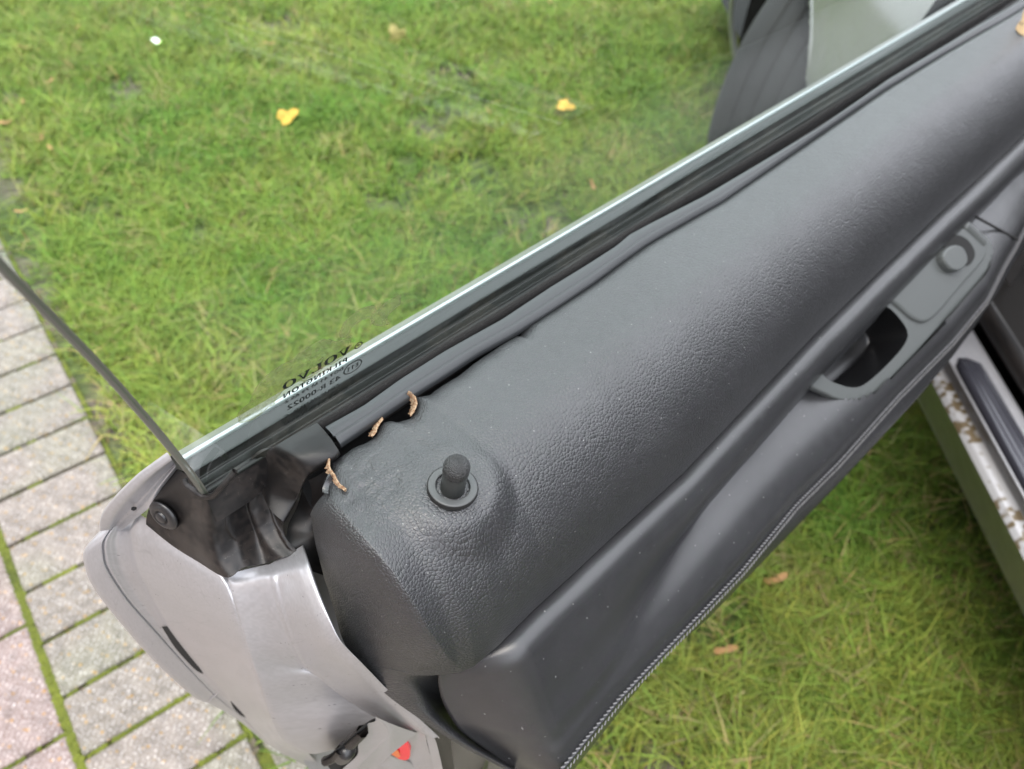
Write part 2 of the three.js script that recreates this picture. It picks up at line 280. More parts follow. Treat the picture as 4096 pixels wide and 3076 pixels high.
// ---- grass
{
  const blade = (h, w, lean, az, x0, z0) => { const s = 3, pos = [], idx = []; for (let i = 0; i <= s; i++) { const t = i / s, ww = w * (1 - t * 0.92), y = h * t * (1 - 0.25 * t * lean), o = h * lean * t * t; pos.push(x0 + Math.cos(az) * o - Math.sin(az) * ww, y, z0 + Math.sin(az) * o + Math.cos(az) * ww, x0 + Math.cos(az) * o + Math.sin(az) * ww, y, z0 + Math.sin(az) * o - Math.cos(az) * ww); if (i) { const b = 2 * i; idx.push(b - 2, b - 1, b, b, b - 1, b + 1); } } const g = new THREE.BufferGeometry(); g.setAttribute('position', new THREE.Float32BufferAttribute(pos, 3)); const tone = 0.55 + 0.8 * rnd(), warm = 0.85 + 0.35 * rnd(); g.setAttribute('color', new THREE.Float32BufferAttribute(Array.from({ length: pos.length }, (_, k) => tone * (k % 3 === 0 ? warm : 1)), 3)); g.setIndex(idx); g.computeVertexNormals(); return g; };
  const tuft = () => mergeGeometries(Array.from({ length: 8 }, () => blade(0.018 + 0.03 * rnd(), 0.0013 + 0.0010 * rnd(), 0.3 + 1.1 * rnd(), rnd() * 6.283, (rnd() - 0.5) * 0.03, (rnd() - 0.5) * 0.03)));
  const mat = new THREE.MeshPhysicalMaterial({ color: 0xffffff, vertexColors: true, roughness: 0.6, side: THREE.DoubleSide, specularIntensity: 0.4 });
  const grass = new THREE.Group(); grass.name = 'grass'; setU(grass, 'short mossy lawn grass with thin and bare patches', 'grass', null, 'stuff');
  const variants = [tuft(), tuft(), tuft(), tuft(), tuft()], buckets = [[], [], [], [], []];
  const place = (x, z, dens) => {
    const u = uOf(x, z), n = nOf(x, z), edge = 0.235 + 0.07 * (fbm(n * 0.35, 7.7) + 0.35) + (n < 3 ? 0.05 * sm(3, 0, n) : 0) + (n > 13 ? 0.21 : 0);
    if (u < edge) { if (u < 0.215 || rnd() > 0.12) return; }
    const thin = fbm(x * 2.1 + 5, z * 2.1, 3, 3), patch = fbm(x * 7, z * 7, 9, 3);
    let keep = 1 - 0.85 * sm(0.08, 0.30, thin + 0.6 * patch); if (u < edge + 0.05) keep *= 0.6;
    if (rnd() > keep * dens) return;
    buckets[Math.floor(rnd() * 5)].push([x, z]);
  };
  const fill = (x0, x1, z0, z1, n, dens = 1) => { for (let k = 0; k < n; k++) place(mix(x0, x1, rnd()), mix(z0, z1, rnd()), dens); };
  fill(-1.4, 1.2, -1.5, 0.2, 34000);
  fill(-2.6, 2.4, -3.9, -1.5, 64000);
  fill(-6, 6, -9, -3.9, 40000); fill(1.2, 5, -3.9, 2, 9000); fill(-0.4, 1.2, 0.2, 2, 12000);
  const mt = new THREE.Matrix4(), q = new THREE.Quaternion(), e = new THREE.Euler(), col = new THREE.Color();
  buckets.forEach((B, v) => {
    const im = new THREE.InstancedMesh(variants[v], mat, B.length); im.name = 'grass_tufts'; im.castShadow = im.receiveShadow = true; im.userData.kind = 'stuff';
    B.forEach(([x, z], i) => {
      const s = 0.75 + 0.6 * rnd() + 0.5 * fbm(x * 5, z * 5, 6); q.setFromEuler(e.set((rnd() - 0.5) * 0.5, rnd() * 6.28, (rnd() - 0.5) * 0.5));
      mt.compose(V(x, -0.001, z), q, V(s * 1.15, s, s * 1.15)); im.setMatrixAt(i, mt);
      const tint = clamp(0.5 + 0.9 * fbm(x * 1.7, z * 1.7, 11, 3) + 0.7 * fbm(x * 9, z * 9, 4, 2) + 0.45 * (rnd() - 0.5)), dry = rnd() < 0.11 ? 1 : 0;
      const br = 0.7 + 0.6 * rnd();
      im.setColorAt(i, dry ? col.setRGB(0.26 * br, 0.22 * br, 0.09 * br) : col.setRGB(mix(0.085, 0.20, tint) * br, mix(0.18, 0.235, tint) * br, mix(0.022, 0.042, tint) * br));
    });
    grass.add(im);
  });
  scene.add(grass);
}
// ================================================================= the open car door
const door = new THREE.Group(); door.name = 'car_door'; door.position.copy(O); door.quaternion.copy(doorQ);
door.userData.label = 'open silver door with torn dark grey leather trim and frameless window';
const carBase = V(0.9, 0, -0.7), car = new THREE.Group(); car.name = 'car'; car.position.copy(carBase);
setU(car, 'silver car with its torn leather-trimmed door open over the lawn', 'car'); scene.add(car);
door.position.sub(carBase); car.add(door);
const part = (name, geo, mat) => mesh(name, geo, mat, door);   // car > car_door > sub-part, no deeper

// ---- upper leather panel with the wrapped rear end
const monot = (l, d = 0.0004) => { l.sort((p, q) => p[0] - q[0]); const o = [l[0]]; for (const p of l.slice(1)) o.push([Math.max(p[0], o[o.length - 1][0] + d), p[1]]); return o; };
const creasePx = [[1833, 2693], [1896, 2665], [1996, 2580], [2137, 2438], [2300, 2289], [2466, 2133], [2733, 1893], [3000, 1610], [3261, 1336], [3550, 1054], [3767, 844], [3926, 700], [4096, 536]];
const crease = creasePx.map(q => PC(...q, -0.088));
const b1L = monot(crease.map(p => [p[0], p[1]])); b1L.push([1.2, 0.148]);
const b1 = a => interp(b1L, a);
const stripLowPx = [[1361, 1774], [1626, 1594], [1776, 1500], [1917, 1408], [2069, 1325], [2221, 1229], [2378, 1125], [2503, 1033], [2579, 979], [2633, 946], [2785, 860], [2888, 803], [3104, 655], [3331, 500], [3545, 353], [3773, 215], [4050, 57]];
const stripUpPx = [[1299, 1712], [1451, 1629], [1600, 1521], [1770, 1413], [2004, 1283], [2199, 1153], [2351, 1060], [2460, 990], [2514, 944], [2590, 903], [2812, 790], [3041, 655], [3268, 520], [3552, 322], [3773, 189], [4025, 38]];
const stripLow = stripLowPx.map(q => PC(...q, -0.002)), stripUp = stripUpPx.map(q => PC(...q, -0.001));
const slL = monot(stripLow.map(p => [p[0], p[1]])), suL = monot(stripUp.map(p => [p[0], p[1]]));
const tornPx = [[1316, 1842], [1336, 1833], [1360, 1822], [1387, 1805], [1410, 1788], [1438, 1774], [1462, 1765], [1485, 1752], [1503, 1736], [1514, 1712], [1520, 1698], [1535, 1682], [1563, 1676], [1578, 1682], [1600, 1681], [1641, 1668], [1656, 1645], [1666, 1620], [1668, 1600], [1662, 1582], [1690, 1580], [1722, 1571], [1738, 1556], [1760, 1542], [1830, 1500], [1928, 1424], [1993, 1380], [2069, 1337]];
const tornL = monot(tornPx.map(q => { const p = PC(...q, -0.004); return [p[0], p[1]]; }), 0.0003);
const lastT = tornL[tornL.length - 1][0];
const b0 = a => a < tornL[0][0] ? mix(0.0625, tornL[0][1], clamp(a / tornL[0][0])) : a <= lastT ? interp(tornL, a) : mix(interp(slL, a) - 0.004, tornL[tornL.length - 1][1], sm(lastT + 0.012, lastT, a));
const aRidge = s => interp([[0, 0.0015], [0.2, -0.0005], [0.4, -0.002], [0.6, -0.0005], [0.75, 0.0015], [0.88, 0.0065], [1, 0.0145]], s);
const PIN = [0.0465, 0.1039];
function panelPoint(s, a) {
  const B0 = b0(a), B1 = b1(a), S0 = 0.35, X0 = 0.40;
  let x, c;
  if (s < S0) { x = s / S0 * X0; const e = 1 - clamp(x / 0.13); c = -(a > lastT ? 0.009 : 0.0055) * e * e; }
  else { const p = (s - S0) / (1 - S0) * Math.PI / 2; x = X0 + (1 - X0) * Math.sin(p); c = -0.088 * (1 - Math.cos(p)); }
  const b = mix(B0, B1, x);
  // hump the leather is stretched over round the lock button
  const da = a - PIN[0] - 0.002, db = b - PIN[1] + 0.001, r = Math.hypot(da * 0.97, db * 1.0), w = sm(0.0320, 0.0185, r);
  const top = 0.0025 - 0.03 * Math.max(0, db);
  if (c < top) { const gap = top - c; c += w * (gap - 0.0075 * Math.log1p(Math.exp((gap - 0.0085) / 0.0075)) + 0.0075 * Math.log1p(Math.exp(-0.0085 / 0.0075))); }
  // puckers beside the torn edge, softer waves further on
  const near = Math.exp(-Math.max(0, x) / 0.18);
  c += near * (a < 0.16 ? 0.0011 : 0.0004) * fbm(a * 90, b * 60, 2, 3) + 0.0012 * fbm(a * 14, b * 30, 5, 2) * sm(0, 0.2, x) * (1 - x);
  c += 0.0024 * Math.exp(-Math.pow((a - 0.014) / 0.020, 2) - Math.pow((b - 0.076) / 0.018, 2)) * fbm(a * 170, b * 190, 1, 4);
  return [a, b, c];
}
const pinBaseC = 0.0025;
{
  const rows = 110, G = [], flapPx = [[1252, 2062], [1252, 2110], [1262, 2180], [1280, 2250], [1302, 2325], [1325, 2400], [1345, 2470], [1362, 2530], [1385, 2590], [1410, 2646]];
  const flapL = flapPx.map((q, k) => PC(...q, mix(-0.022, -0.104, k / 9)));
  const cols = []; for (let a = 0; a < 0.15; a += 0.0011) cols.push(a); for (let a = 0.15; a < 1.14; a += 0.006) cols.push(a);
  for (let i = 0; i < rows; i++) {
    const s = i / (rows - 1), row = [], aR = aRidge(s), P0 = panelPoint(s, aR), L = cat(flapL, s), T = panelPoint(s, aR + 0.004);
    const nf = 26;
    for (let k = nf; k >= 1; k--) { // wrapped end, from its free edge up to the ridge
      const t = k / nf, e = 1 - Math.pow(1 - t, 2.2), p = [0, 1, 2].map(m => mix(P0[m], L[m], t));
      p[0] -= 0.0062 * Math.pow(Math.sin(Math.PI * Math.min(1, t * 1.02)), 0.62) * (0.55 + 0.45 * (1 - t));
      p[2] -= 0.002 * Math.sin(Math.PI * t);
      p[0] += 0.0008 * fbm(p[1] * 60, p[2] * 60, 8, 3); row.push(p);
    }
    for (const a of cols) row.push(panelPoint(s, aR + a * (1 - (aR) / 1.14)));
    G.push(row);
  }
  part('leather_panel', gridGeo(G, { thick: 0.0022, flip: true }), M.leather);
}
// lower half of the wrapped end, running down into the hollow behind the armrest roll
{
  const R = [
    [[1410, 2645, -0.104], [1520, 2668, -0.096], [1640, 2690, -0.092], [1760, 2688, -0.094], [1846, 2690, -0.090]],
    [[1480, 2722, -0.116], [1560, 2720, -0.108], [1640, 2716, -0.106], [1715, 2712, -0.118], [1775, 2705, -0.125]],
    [[1580, 2806, -0.132], [1630, 2784, -0.124], [1678, 2764, -0.122], [1725, 2760, -0.145], [1775, 2760, -0.165]],
    [[1700, 2890, -0.150], [1720, 2868, -0.144], [1742, 2848, -0.150], [1770, 2838, -0.172], [1810, 2830, -0.200]],
    [[1800, 2957, -0.166], [1812, 2942, -0.162], [1828, 2926, -0.168], [1848, 2914, -0.190], [1880, 2910, -0.220]],
    [[1905, 3018, -0.184], [1915, 3006, -0.180], [1930, 2996, -0.190], [1945, 2986, -0.210], [1970, 2980, -0.240]],
    [[2040, 3088, -0.204], [2050, 3078, -0.202], [2062, 3070, -0.210], [2074, 3060, -0.225], [2090, 3050, -0.250]],
  ].map(r => r.map(q => PC(...q)));
  part('leather_end_return', loft(R, 40, 70, { thick: 0.002 }), M.leather);
}

// ---- armrest roll and pad below the crease
const padS = a => sm(0.07, 0.24, a);
const stitchPx = [[2244, 3076], [2470, 2800], [2700, 2560], [2964, 2284], [3177, 2026], [3346, 1858], [3586, 1590], [3803, 1372], [3940, 1206], [4013, 1061], [4056, 989], [4096, 910]];
const stitch = stitchPx.map(q => PC(...q, -0.18));
const stL = monot(stitch.map(p => [p[0], p[1]])); stL.push([1.2, stL[stL.length - 1][1] - 0.01]);
const lipPx = [[2300, 3076], [2644, 2640], [2822, 2488], [3088, 2213], [3355, 1938], [3666, 1600], [3803, 1437], [3897, 1307], [3984, 1180], [4060, 1040]];
const lipL = monot(lipPx.map(q => { const p = PC(...q, -0.215); return [p[0], p[1]]; }));
const bs = a => interp(stL, a), bl = a => interp(lipL, a);
const rollSec = a => { // (b,c) knots from the crease to the underside
  const B = b1(a), k = padS(a), S = bs(a);
  return [[B - 0.010, -0.094], [B - 0.002, -0.0915], [B + 0.006, -0.0905], [B + 0.0125, -0.0945], [B + 0.0175, -0.104], [mix(B + 0.024, B + 0.0185, k), mix(-0.118, -0.117, k)], [mix(B + 0.031, B + 0.0155, k), mix(-0.134, -0.1295, k)],
    [mix(B + 0.036, B + 0.0145, k), mix(-0.144, -0.1365, k)], [mix(B + 0.040, B + 0.019, k), mix(-0.152, -0.1395, k)], [mix(mix(B, S, 0.82), mix(B, S, 0.66), k), mix(-0.161, -0.1465, k)], [mix(B, S, 0.90), mix(-0.168, -0.160, k)], [S - 0.001, -0.178], [S + 0.0015, -0.184],
    [mix(S, bl(a), 0.6) + 0.001, -0.196], [bl(a), -0.212], [bl(a) - 0.006, -0.226], [bl(a) - 0.03, -0.235], [bl(a) - 0.06, -0.27]];
};
// switch plate outline, on the pad's plane
const padPt = (px, py, lift = 0) => { // ray against the plane through fold and stitch line
  const n = [0, 0.70, 0.714], d = dirL(px, py), p0 = [0, 0.178, -0.1505], t = ((p0[1] - camL[1]) * n[1] + (p0[2] - camL[2]) * n[2] + lift) / (d[1] * n[1] + d[2] * n[2]);
  return [camL[0] + d[0] * t, camL[1] + d[1] * t, camL[2] + d[2] * t];
};
const padUV = p => [p[0], (p[1] - 0.178) * 0.714 - (p[2] + 0.1505) * 0.70]; // along, across (down the slope)
const padFrom = (u, v, l = 0) => [u, 0.178 + v * 0.714 + l * 0.70, -0.1505 - v * 0.70 + l * 0.714];
const platePx = [[3215, 1520], [3290, 1572], [3333, 1591], [3406, 1598], [3470, 1572], [3622, 1430], [3730, 1311], [3839, 1191], [3935, 1066], [3952, 1005], [3930, 958], [3846, 905], [3775, 865], [3660, 955], [3480, 1115], [3310, 1300]];
const plateUV = platePx.map(q => padUV(padPt(...q)));
const inPoly = (P, x, y) => { let k = false; for (let i = 0, j = P.length - 1; i < P.length; j = i++) if ((P[i][1] > y) !== (P[j][1] > y) && x < (P[j][0] - P[i][0]) * (y - P[i][1]) / (P[j][1] - P[i][1]) + P[i][0]) k = !k; return k; };
{
  const as = []; for (let a = 0.012; a < 1.14; a += a < 0.2 ? 0.003 : 0.005) as.push(a);
  const rows = 120, G = Array.from({ length: rows }, () => []);
  // rear end: the section closes onto this edge
  const endPx = [[1757, 2678, -0.100], [1753, 2695, -0.104], [1752, 2715, -0.109], [1754, 2740, -0.116], [1760, 2770, -0.124], [1770, 2805, -0.133], [1785, 2840, -0.143], [1805, 2875, -0.153], [1832, 2915, -0.164], [1870, 2950, -0.176], [1920, 2988, -0.188], [1970, 3024, -0.198], [2020, 3060, -0.206], [2060, 3088, -0.214], [2100, 3120, -0.222], [2130, 3150, -0.230], [2140, 3170, -0.24], [2140, 3190, -0.28]].map(q => PC(...q));
  for (let i = 0; i < rows; i++) {
    const t = i / (rows - 1), E = cat(endPx, t);
    const inner = [E[0] + 0.012, E[1] - 0.012, E[2] - 0.012];
    G[i].push(inner, [mix(E[0], inner[0], 0.4), mix(E[1], inner[1], 0.4), mix(E[2], inner[2], 0.4)]);
    const P1 = (() => { const a = 0.05, q = cat(rollSec(a).map(([b, c]) => [a, b, c]), t); return q; })();
    const P2 = (() => { const a = 0.062, q = cat(rollSec(a).map(([b, c]) => [a, b, c]), t); return q; })();
    // Hermite-like blend from the end edge into the straight section
    for (let k = 0; k <= 16; k++) { const f = k / 16, T0 = [0.030, 0.012, 0.004], T1 = [0, 1, 2].map(m => (P2[m] - P1[m]) / 0.012 * 0.05), h = [2 * f ** 3 - 3 * f ** 2 + 1, f ** 3 - 2 * f ** 2 + f, -2 * f ** 3 + 3 * f ** 2, f ** 3 - f ** 2]; G[i].push([0, 1, 2].map(m => h[0] * E[m] + h[1] * T0[m] + h[2] * P1[m] + h[3] * T1[m])); }
  }
  for (const a of as) { if (a <= 0.05) continue; const sec = rollSec(a).map(([b, c]) => [a, b, c]); for (let i = 0; i < rows; i++) { const p = cat(sec, i / (rows - 1)); p[2] += 0.0007 * fbm(p[0] * 16, i * 0.06, 3, 2); G[i].push(p); } }
  part('armrest_pad', gridGeo(G, { flip: true, keep: (p, q) => { const u = padUV([(p[0] + q[0]) / 2, (p[1] + q[1]) / 2, (p[2] + q[2]) / 2]); return !(p[2] < -0.1375 && p[2] > -0.18 && p[0] > 0.25 && inPoly(plateUV, u[0], u[1])); } }), M.smoothHide);
}
// ---- stitching: two rows of slanted thread over the seam
{
  const one = new THREE.CapsuleGeometry(0.00042, 0.0021, 3, 6), list = [];
  for (let a = 0.02; a < 1.1; a += 0.0034) for (const r of [0, 1]) {
    const S = bs(a), g = one.clone(); g.rotateZ(Math.PI / 2 + (r ? 0.55 : -0.55)); g.rotateX(-0.9);
    g.translate(a + (rnd() - 0.5) * 0.0006 + r * 0.002, -0.1765 - r * 0.0052, S + 0.0005 + r * 0.0022); list.push(g);
  }
  const m = part('stitching', mergeGeometries(list), M.thread); m.userData.kind = 'stuff';
  part('seam_piping', extrudeSection(Array.from({ length: 9 }, (_, k) => { const t = k / 8 * Math.PI * 2; return [0.0005 + 0.0012 * Math.cos(t), -0.1795 + 0.0012 * Math.sin(t)]; }), 0.02, 1.12, 160, { db: bs }), M.smoothHide);
}
// ---- switch plate with pull cup and window switch
{
  const cupPx = [[3290, 1500], [3362, 1541], [3420, 1550], [3464, 1532], [3615, 1379], [3630, 1336], [3604, 1284], [3540, 1225], [3480, 1240], [3370, 1350], [3290, 1450]];
  const cupUV = cupPx.map(q => padUV(padPt(...q, 0.004)));
  const closed = (P, n) => { const c = new THREE.CatmullRomCurve3(P.map(p => V(p[0], p[1], 0)), true, 'centripetal'); return c.getSpacedPoints(n).slice(0, -1).map(v => [v.x, v.y]); };
  const outer = closed(plateUV, 90), hole = closed(cupUV, 60);
  const shape = new THREE.Shape(outer.map(p => new THREE.Vector2(p[0], p[1]))); shape.holes.push(new THREE.Path(hole.map(p => new THREE.Vector2(p[0], p[1]))));
  const g = new THREE.ExtrudeGeometry(shape, { depth: 0.004, bevelEnabled: true, bevelThickness: 0.0018, bevelSize: 0.0016, bevelSegments: 3, curveSegments: 4 });
  const toDoor = geo => { const p = geo.attributes.position; for (let i = 0; i < p.count; i++) { const q = padFrom(p.getX(i), p.getY(i), p.getZ(i) - 0.0012); p.setXYZ(i, q[0], q[2], q[1]); } geo.computeVertexNormals(); return geo; };
  const plate = part('switch_plate', toDoor(g), M.greyPlastic);
  // cup
  const cx = hole.reduce((s, p) => s + p[0], 0) / hole.length, cy = hole.reduce((s, p) => s + p[1], 0) / hole.length, C = [];
  for (let i = 0; i < 14; i++) { const t = i / 13, k = 1 - 0.10 * t - 0.9 * sm(0.75, 1, t), z = mix(0.004, -0.034, Math.min(1, t * 1.25)); C.push([...hole, hole[0]].map(p => padFrom(cx + (p[0] - cx) * k, cy + (p[1] - cy) * k, z))); }
  part('pull_cup', gridGeo(C), new THREE.MeshPhysicalMaterial({ color: new THREE.Color().setRGB(0.005, 0.005, 0.0055), roughness: 0.3 }), plate);
  const coverPx = [[3560, 1180], [3600, 1222], [3650, 1265], [3690, 1278], [3730, 1255], [3840, 1130], [3925, 1030], [3935, 1000], [3900, 962], [3846, 925], [3780, 950], [3680, 1055]];
  const cov = closed(coverPx.map(q => padUV(padPt(...q, 0.006))), 70);
  const cg = new THREE.ExtrudeGeometry(new THREE.Shape(cov.map(p => new THREE.Vector2(p[0], p[1]))), { depth: 0.003, bevelEnabled: true, bevelThickness: 0.0025, bevelSize: 0.003, bevelSegments: 4 }); cg.translate(0, 0, 0.0035);
  part('switch_cover', toDoor(cg), M.greyPlastic, plate);
  const well = closed([[3775, 985], [3840, 1045], [3872, 1062], [3900, 1015], [3878, 968], [3825, 940]].map(q => padUV(padPt(...q, 0.009))), 30);
  const wg = new THREE.ExtrudeGeometry(new THREE.Shape(well.map(p => new THREE.Vector2(p[0], p[1]))), { depth: 0.0008, bevelEnabled: false }); wg.translate(0, 0, 0.0096);
  part('switch_well_shade', toDoor(wg), M.voidBlack, plate);  // flat black plate on the cover, painting in the shade of the recess
  const bt = closed([[3765, 1030], [3790, 1070], [3830, 1075], [3855, 1040], [3840, 1000], [3800, 992]].map(q => padUV(padPt(...q, 0.012))), 30);
  const bg = new THREE.ExtrudeGeometry(new THREE.Shape(bt.map(p => new THREE.Vector2(p[0], p[1]))), { depth: 0.003, bevelEnabled: true, bevelThickness: 0.003, bevelSize: 0.002, bevelSegments: 4 }); bg.translate(0, 0, 0.0105);
  part('window_switch', toDoor(bg), M.greyPlastic, plate);
  const k0 = padUV(padPt(3858, 915, 0.006)), k1 = padUV(padPt(3915, 970, 0.006));
  const lever = new THREE.CapsuleGeometry(0.006, 0.03, 6, 14); lever.rotateZ(-Math.PI / 2 + Math.atan2(k1[1] - k0[1], k1[0] - k0[0])); lever.translate((k0[0] + k1[0]) / 2 + 0.004, (k0[1] + k1[1]) / 2, 0.006);
  part('end_trim', toDoor(lever), M.greyPlastic, plate);
  const s0 = padPt(3905, 868, 0.001), s1 = padPt(4070, 958, 0.001);
  part('panel_seam', tubeL([s0, [(s0[0] + s1[0]) / 2, (s0[1] + s1[1]) / 2, (s0[2] + s1[2]) / 2], s1], 0.0014, 10, 6), M.voidBlack);
}
// ---- lower trim and door bottom (below the lip)
part('lower_trim', extrudeSection([[0.155, -0.25], [0.150, -0.30], [0.135, -0.42], [0.120, -0.56], [0.09, -0.60], [0.02, -0.62]], 0.03, 1.12, 30, { flip: true }), M.smoothHide);
{
  const T = [[[1795, 2938, -0.25], [1900, 3000, -0.25], [2050, 3090, -0.25]], [[1808, 3010, -0.30], [1900, 3040, -0.29], [2050, 3110, -0.28]], [[1826, 3140, -0.40], [1940, 3150, -0.38], [2060, 3170, -0.36]]].map(r => r.map(q => PC(...q)));
  part('trim_end', loft(T, 20, 16, { thick: 0.003 }), M.smoothHide);
  const S = [[[1690, 2870, -0.205], [1742, 2912, -0.225], [1800, 2945, -0.25]], [[1718, 2960, -0.26], [1765, 2985, -0.28], [1812, 3015, -0.30]], [[1748, 3140, -0.38], [1790, 3140, -0.40], [1835, 3150, -0.42]]].map(r => r.map(q => PC(...q, 0.004)));
  part('end_seal', loft(S, 16, 20), M.rubber);
}
// ---- black carcass under the trim (seen through the tears)
part('inner_carcass', extrudeSection([[0.026, -0.02], [0.036, -0.045], [0.06, -0.055], [0.10, -0.060], [0.115, -0.08]], 0.004, 1.12, 40), M.voidBlack);
part('carcass_rib', tubeL([[0.012, 0.052, -0.03], [0.05, 0.050, -0.028], [0.12, 0.049, -0.028]], 0.0022, 30, 8), M.blackPlastic);

// ---- inner belt seal strip, felt lip and channel
{
  const a0 = suL[0][0] + 0.0, rows = [], as = []; for (let k = 0; k <= 220; k++) as.push(mix(0, 1, k / 220));
  const A0u = stripUp[0][0], A0l = stripLow[0][0];
  const sec = [[0, -0.0055], [0, -0.0012], [0.06, 0.0006], [0.32, 0.0004], [0.52, -0.0002], [0.575, -0.0012], [0.62, -0.0004], [0.68, 0.0004], [0.80, -0.0006], [0.95, -0.0022], [1, -0.0035], [0.97, -0.0062]];
  for (const [t, c] of sec) rows.push(as.map(f => { const au = mix(A0u, 1.08, f), al = mix(A0l, 1.08, f), a = mix(au, al, t); return [a, mix(interp(suL, au), interp(slL, al), t), c]; }));
  part('belt_seal_strip', gridGeo(rows, { thick: 0.0012, flip: true }), M.stripRubber);
  const w = a => 0.0007 * nz(a * 40, 1) + (interp(suL, a) - 0.036) * 0.25;
  part('felt_lip', extrudeSection([[0.0252, -0.02], [0.0258, -0.004], [0.0268, 0.0002], [0.0284, 0.0012], [0.0300, 0.0006], [0.0308, -0.002], [0.0308, -0.012]], 0.012, 1.1, 200, { db: w, flip: true }), M.felt);
  part('seal_channel', extrudeSection([[0.0306, -0.004], [0.0318, -0.009], [0.0345, -0.0095], [0.0375, -0.008], [0.0380, -0.014]], 0.012, 1.1, 60, { flip: true }), M.rubber);
}
// ---- outer belt moulding: bright lip, grey rubber, dark sealing lips
part('bright_moulding', extrudeSection([[-0.0035, -0.010], [-0.0028, -0.003], [-0.0015, -0.0002], [0.0002, 0.0006], [0.0016, 0.0000], [0.0020, -0.0025]], -0.040, 1.08, 60, { flip: true }), M.chrome);
part('outer_belt_seal', extrudeSection([[0.0018, -0.0016], [0.0026, -0.0012], [0.0085, -0.0022], [0.0092, -0.0034]], -0.040, 1.08, 60, { flip: true }), M.stripRubber);
part('outer_seal_lip', extrudeSection([[0.0090, -0.0034], [0.0100, -0.0075], [0.0118, -0.0078], [0.0132, -0.0050], [0.0148, -0.0052], [0.0158, -0.0082], [0.0176, -0.0085], [0.0205, -0.0050], [0.0228, -0.0062], [0.0232, -0.03]], -0.040, 1.08, 60, { flip: true }), M.rubber);

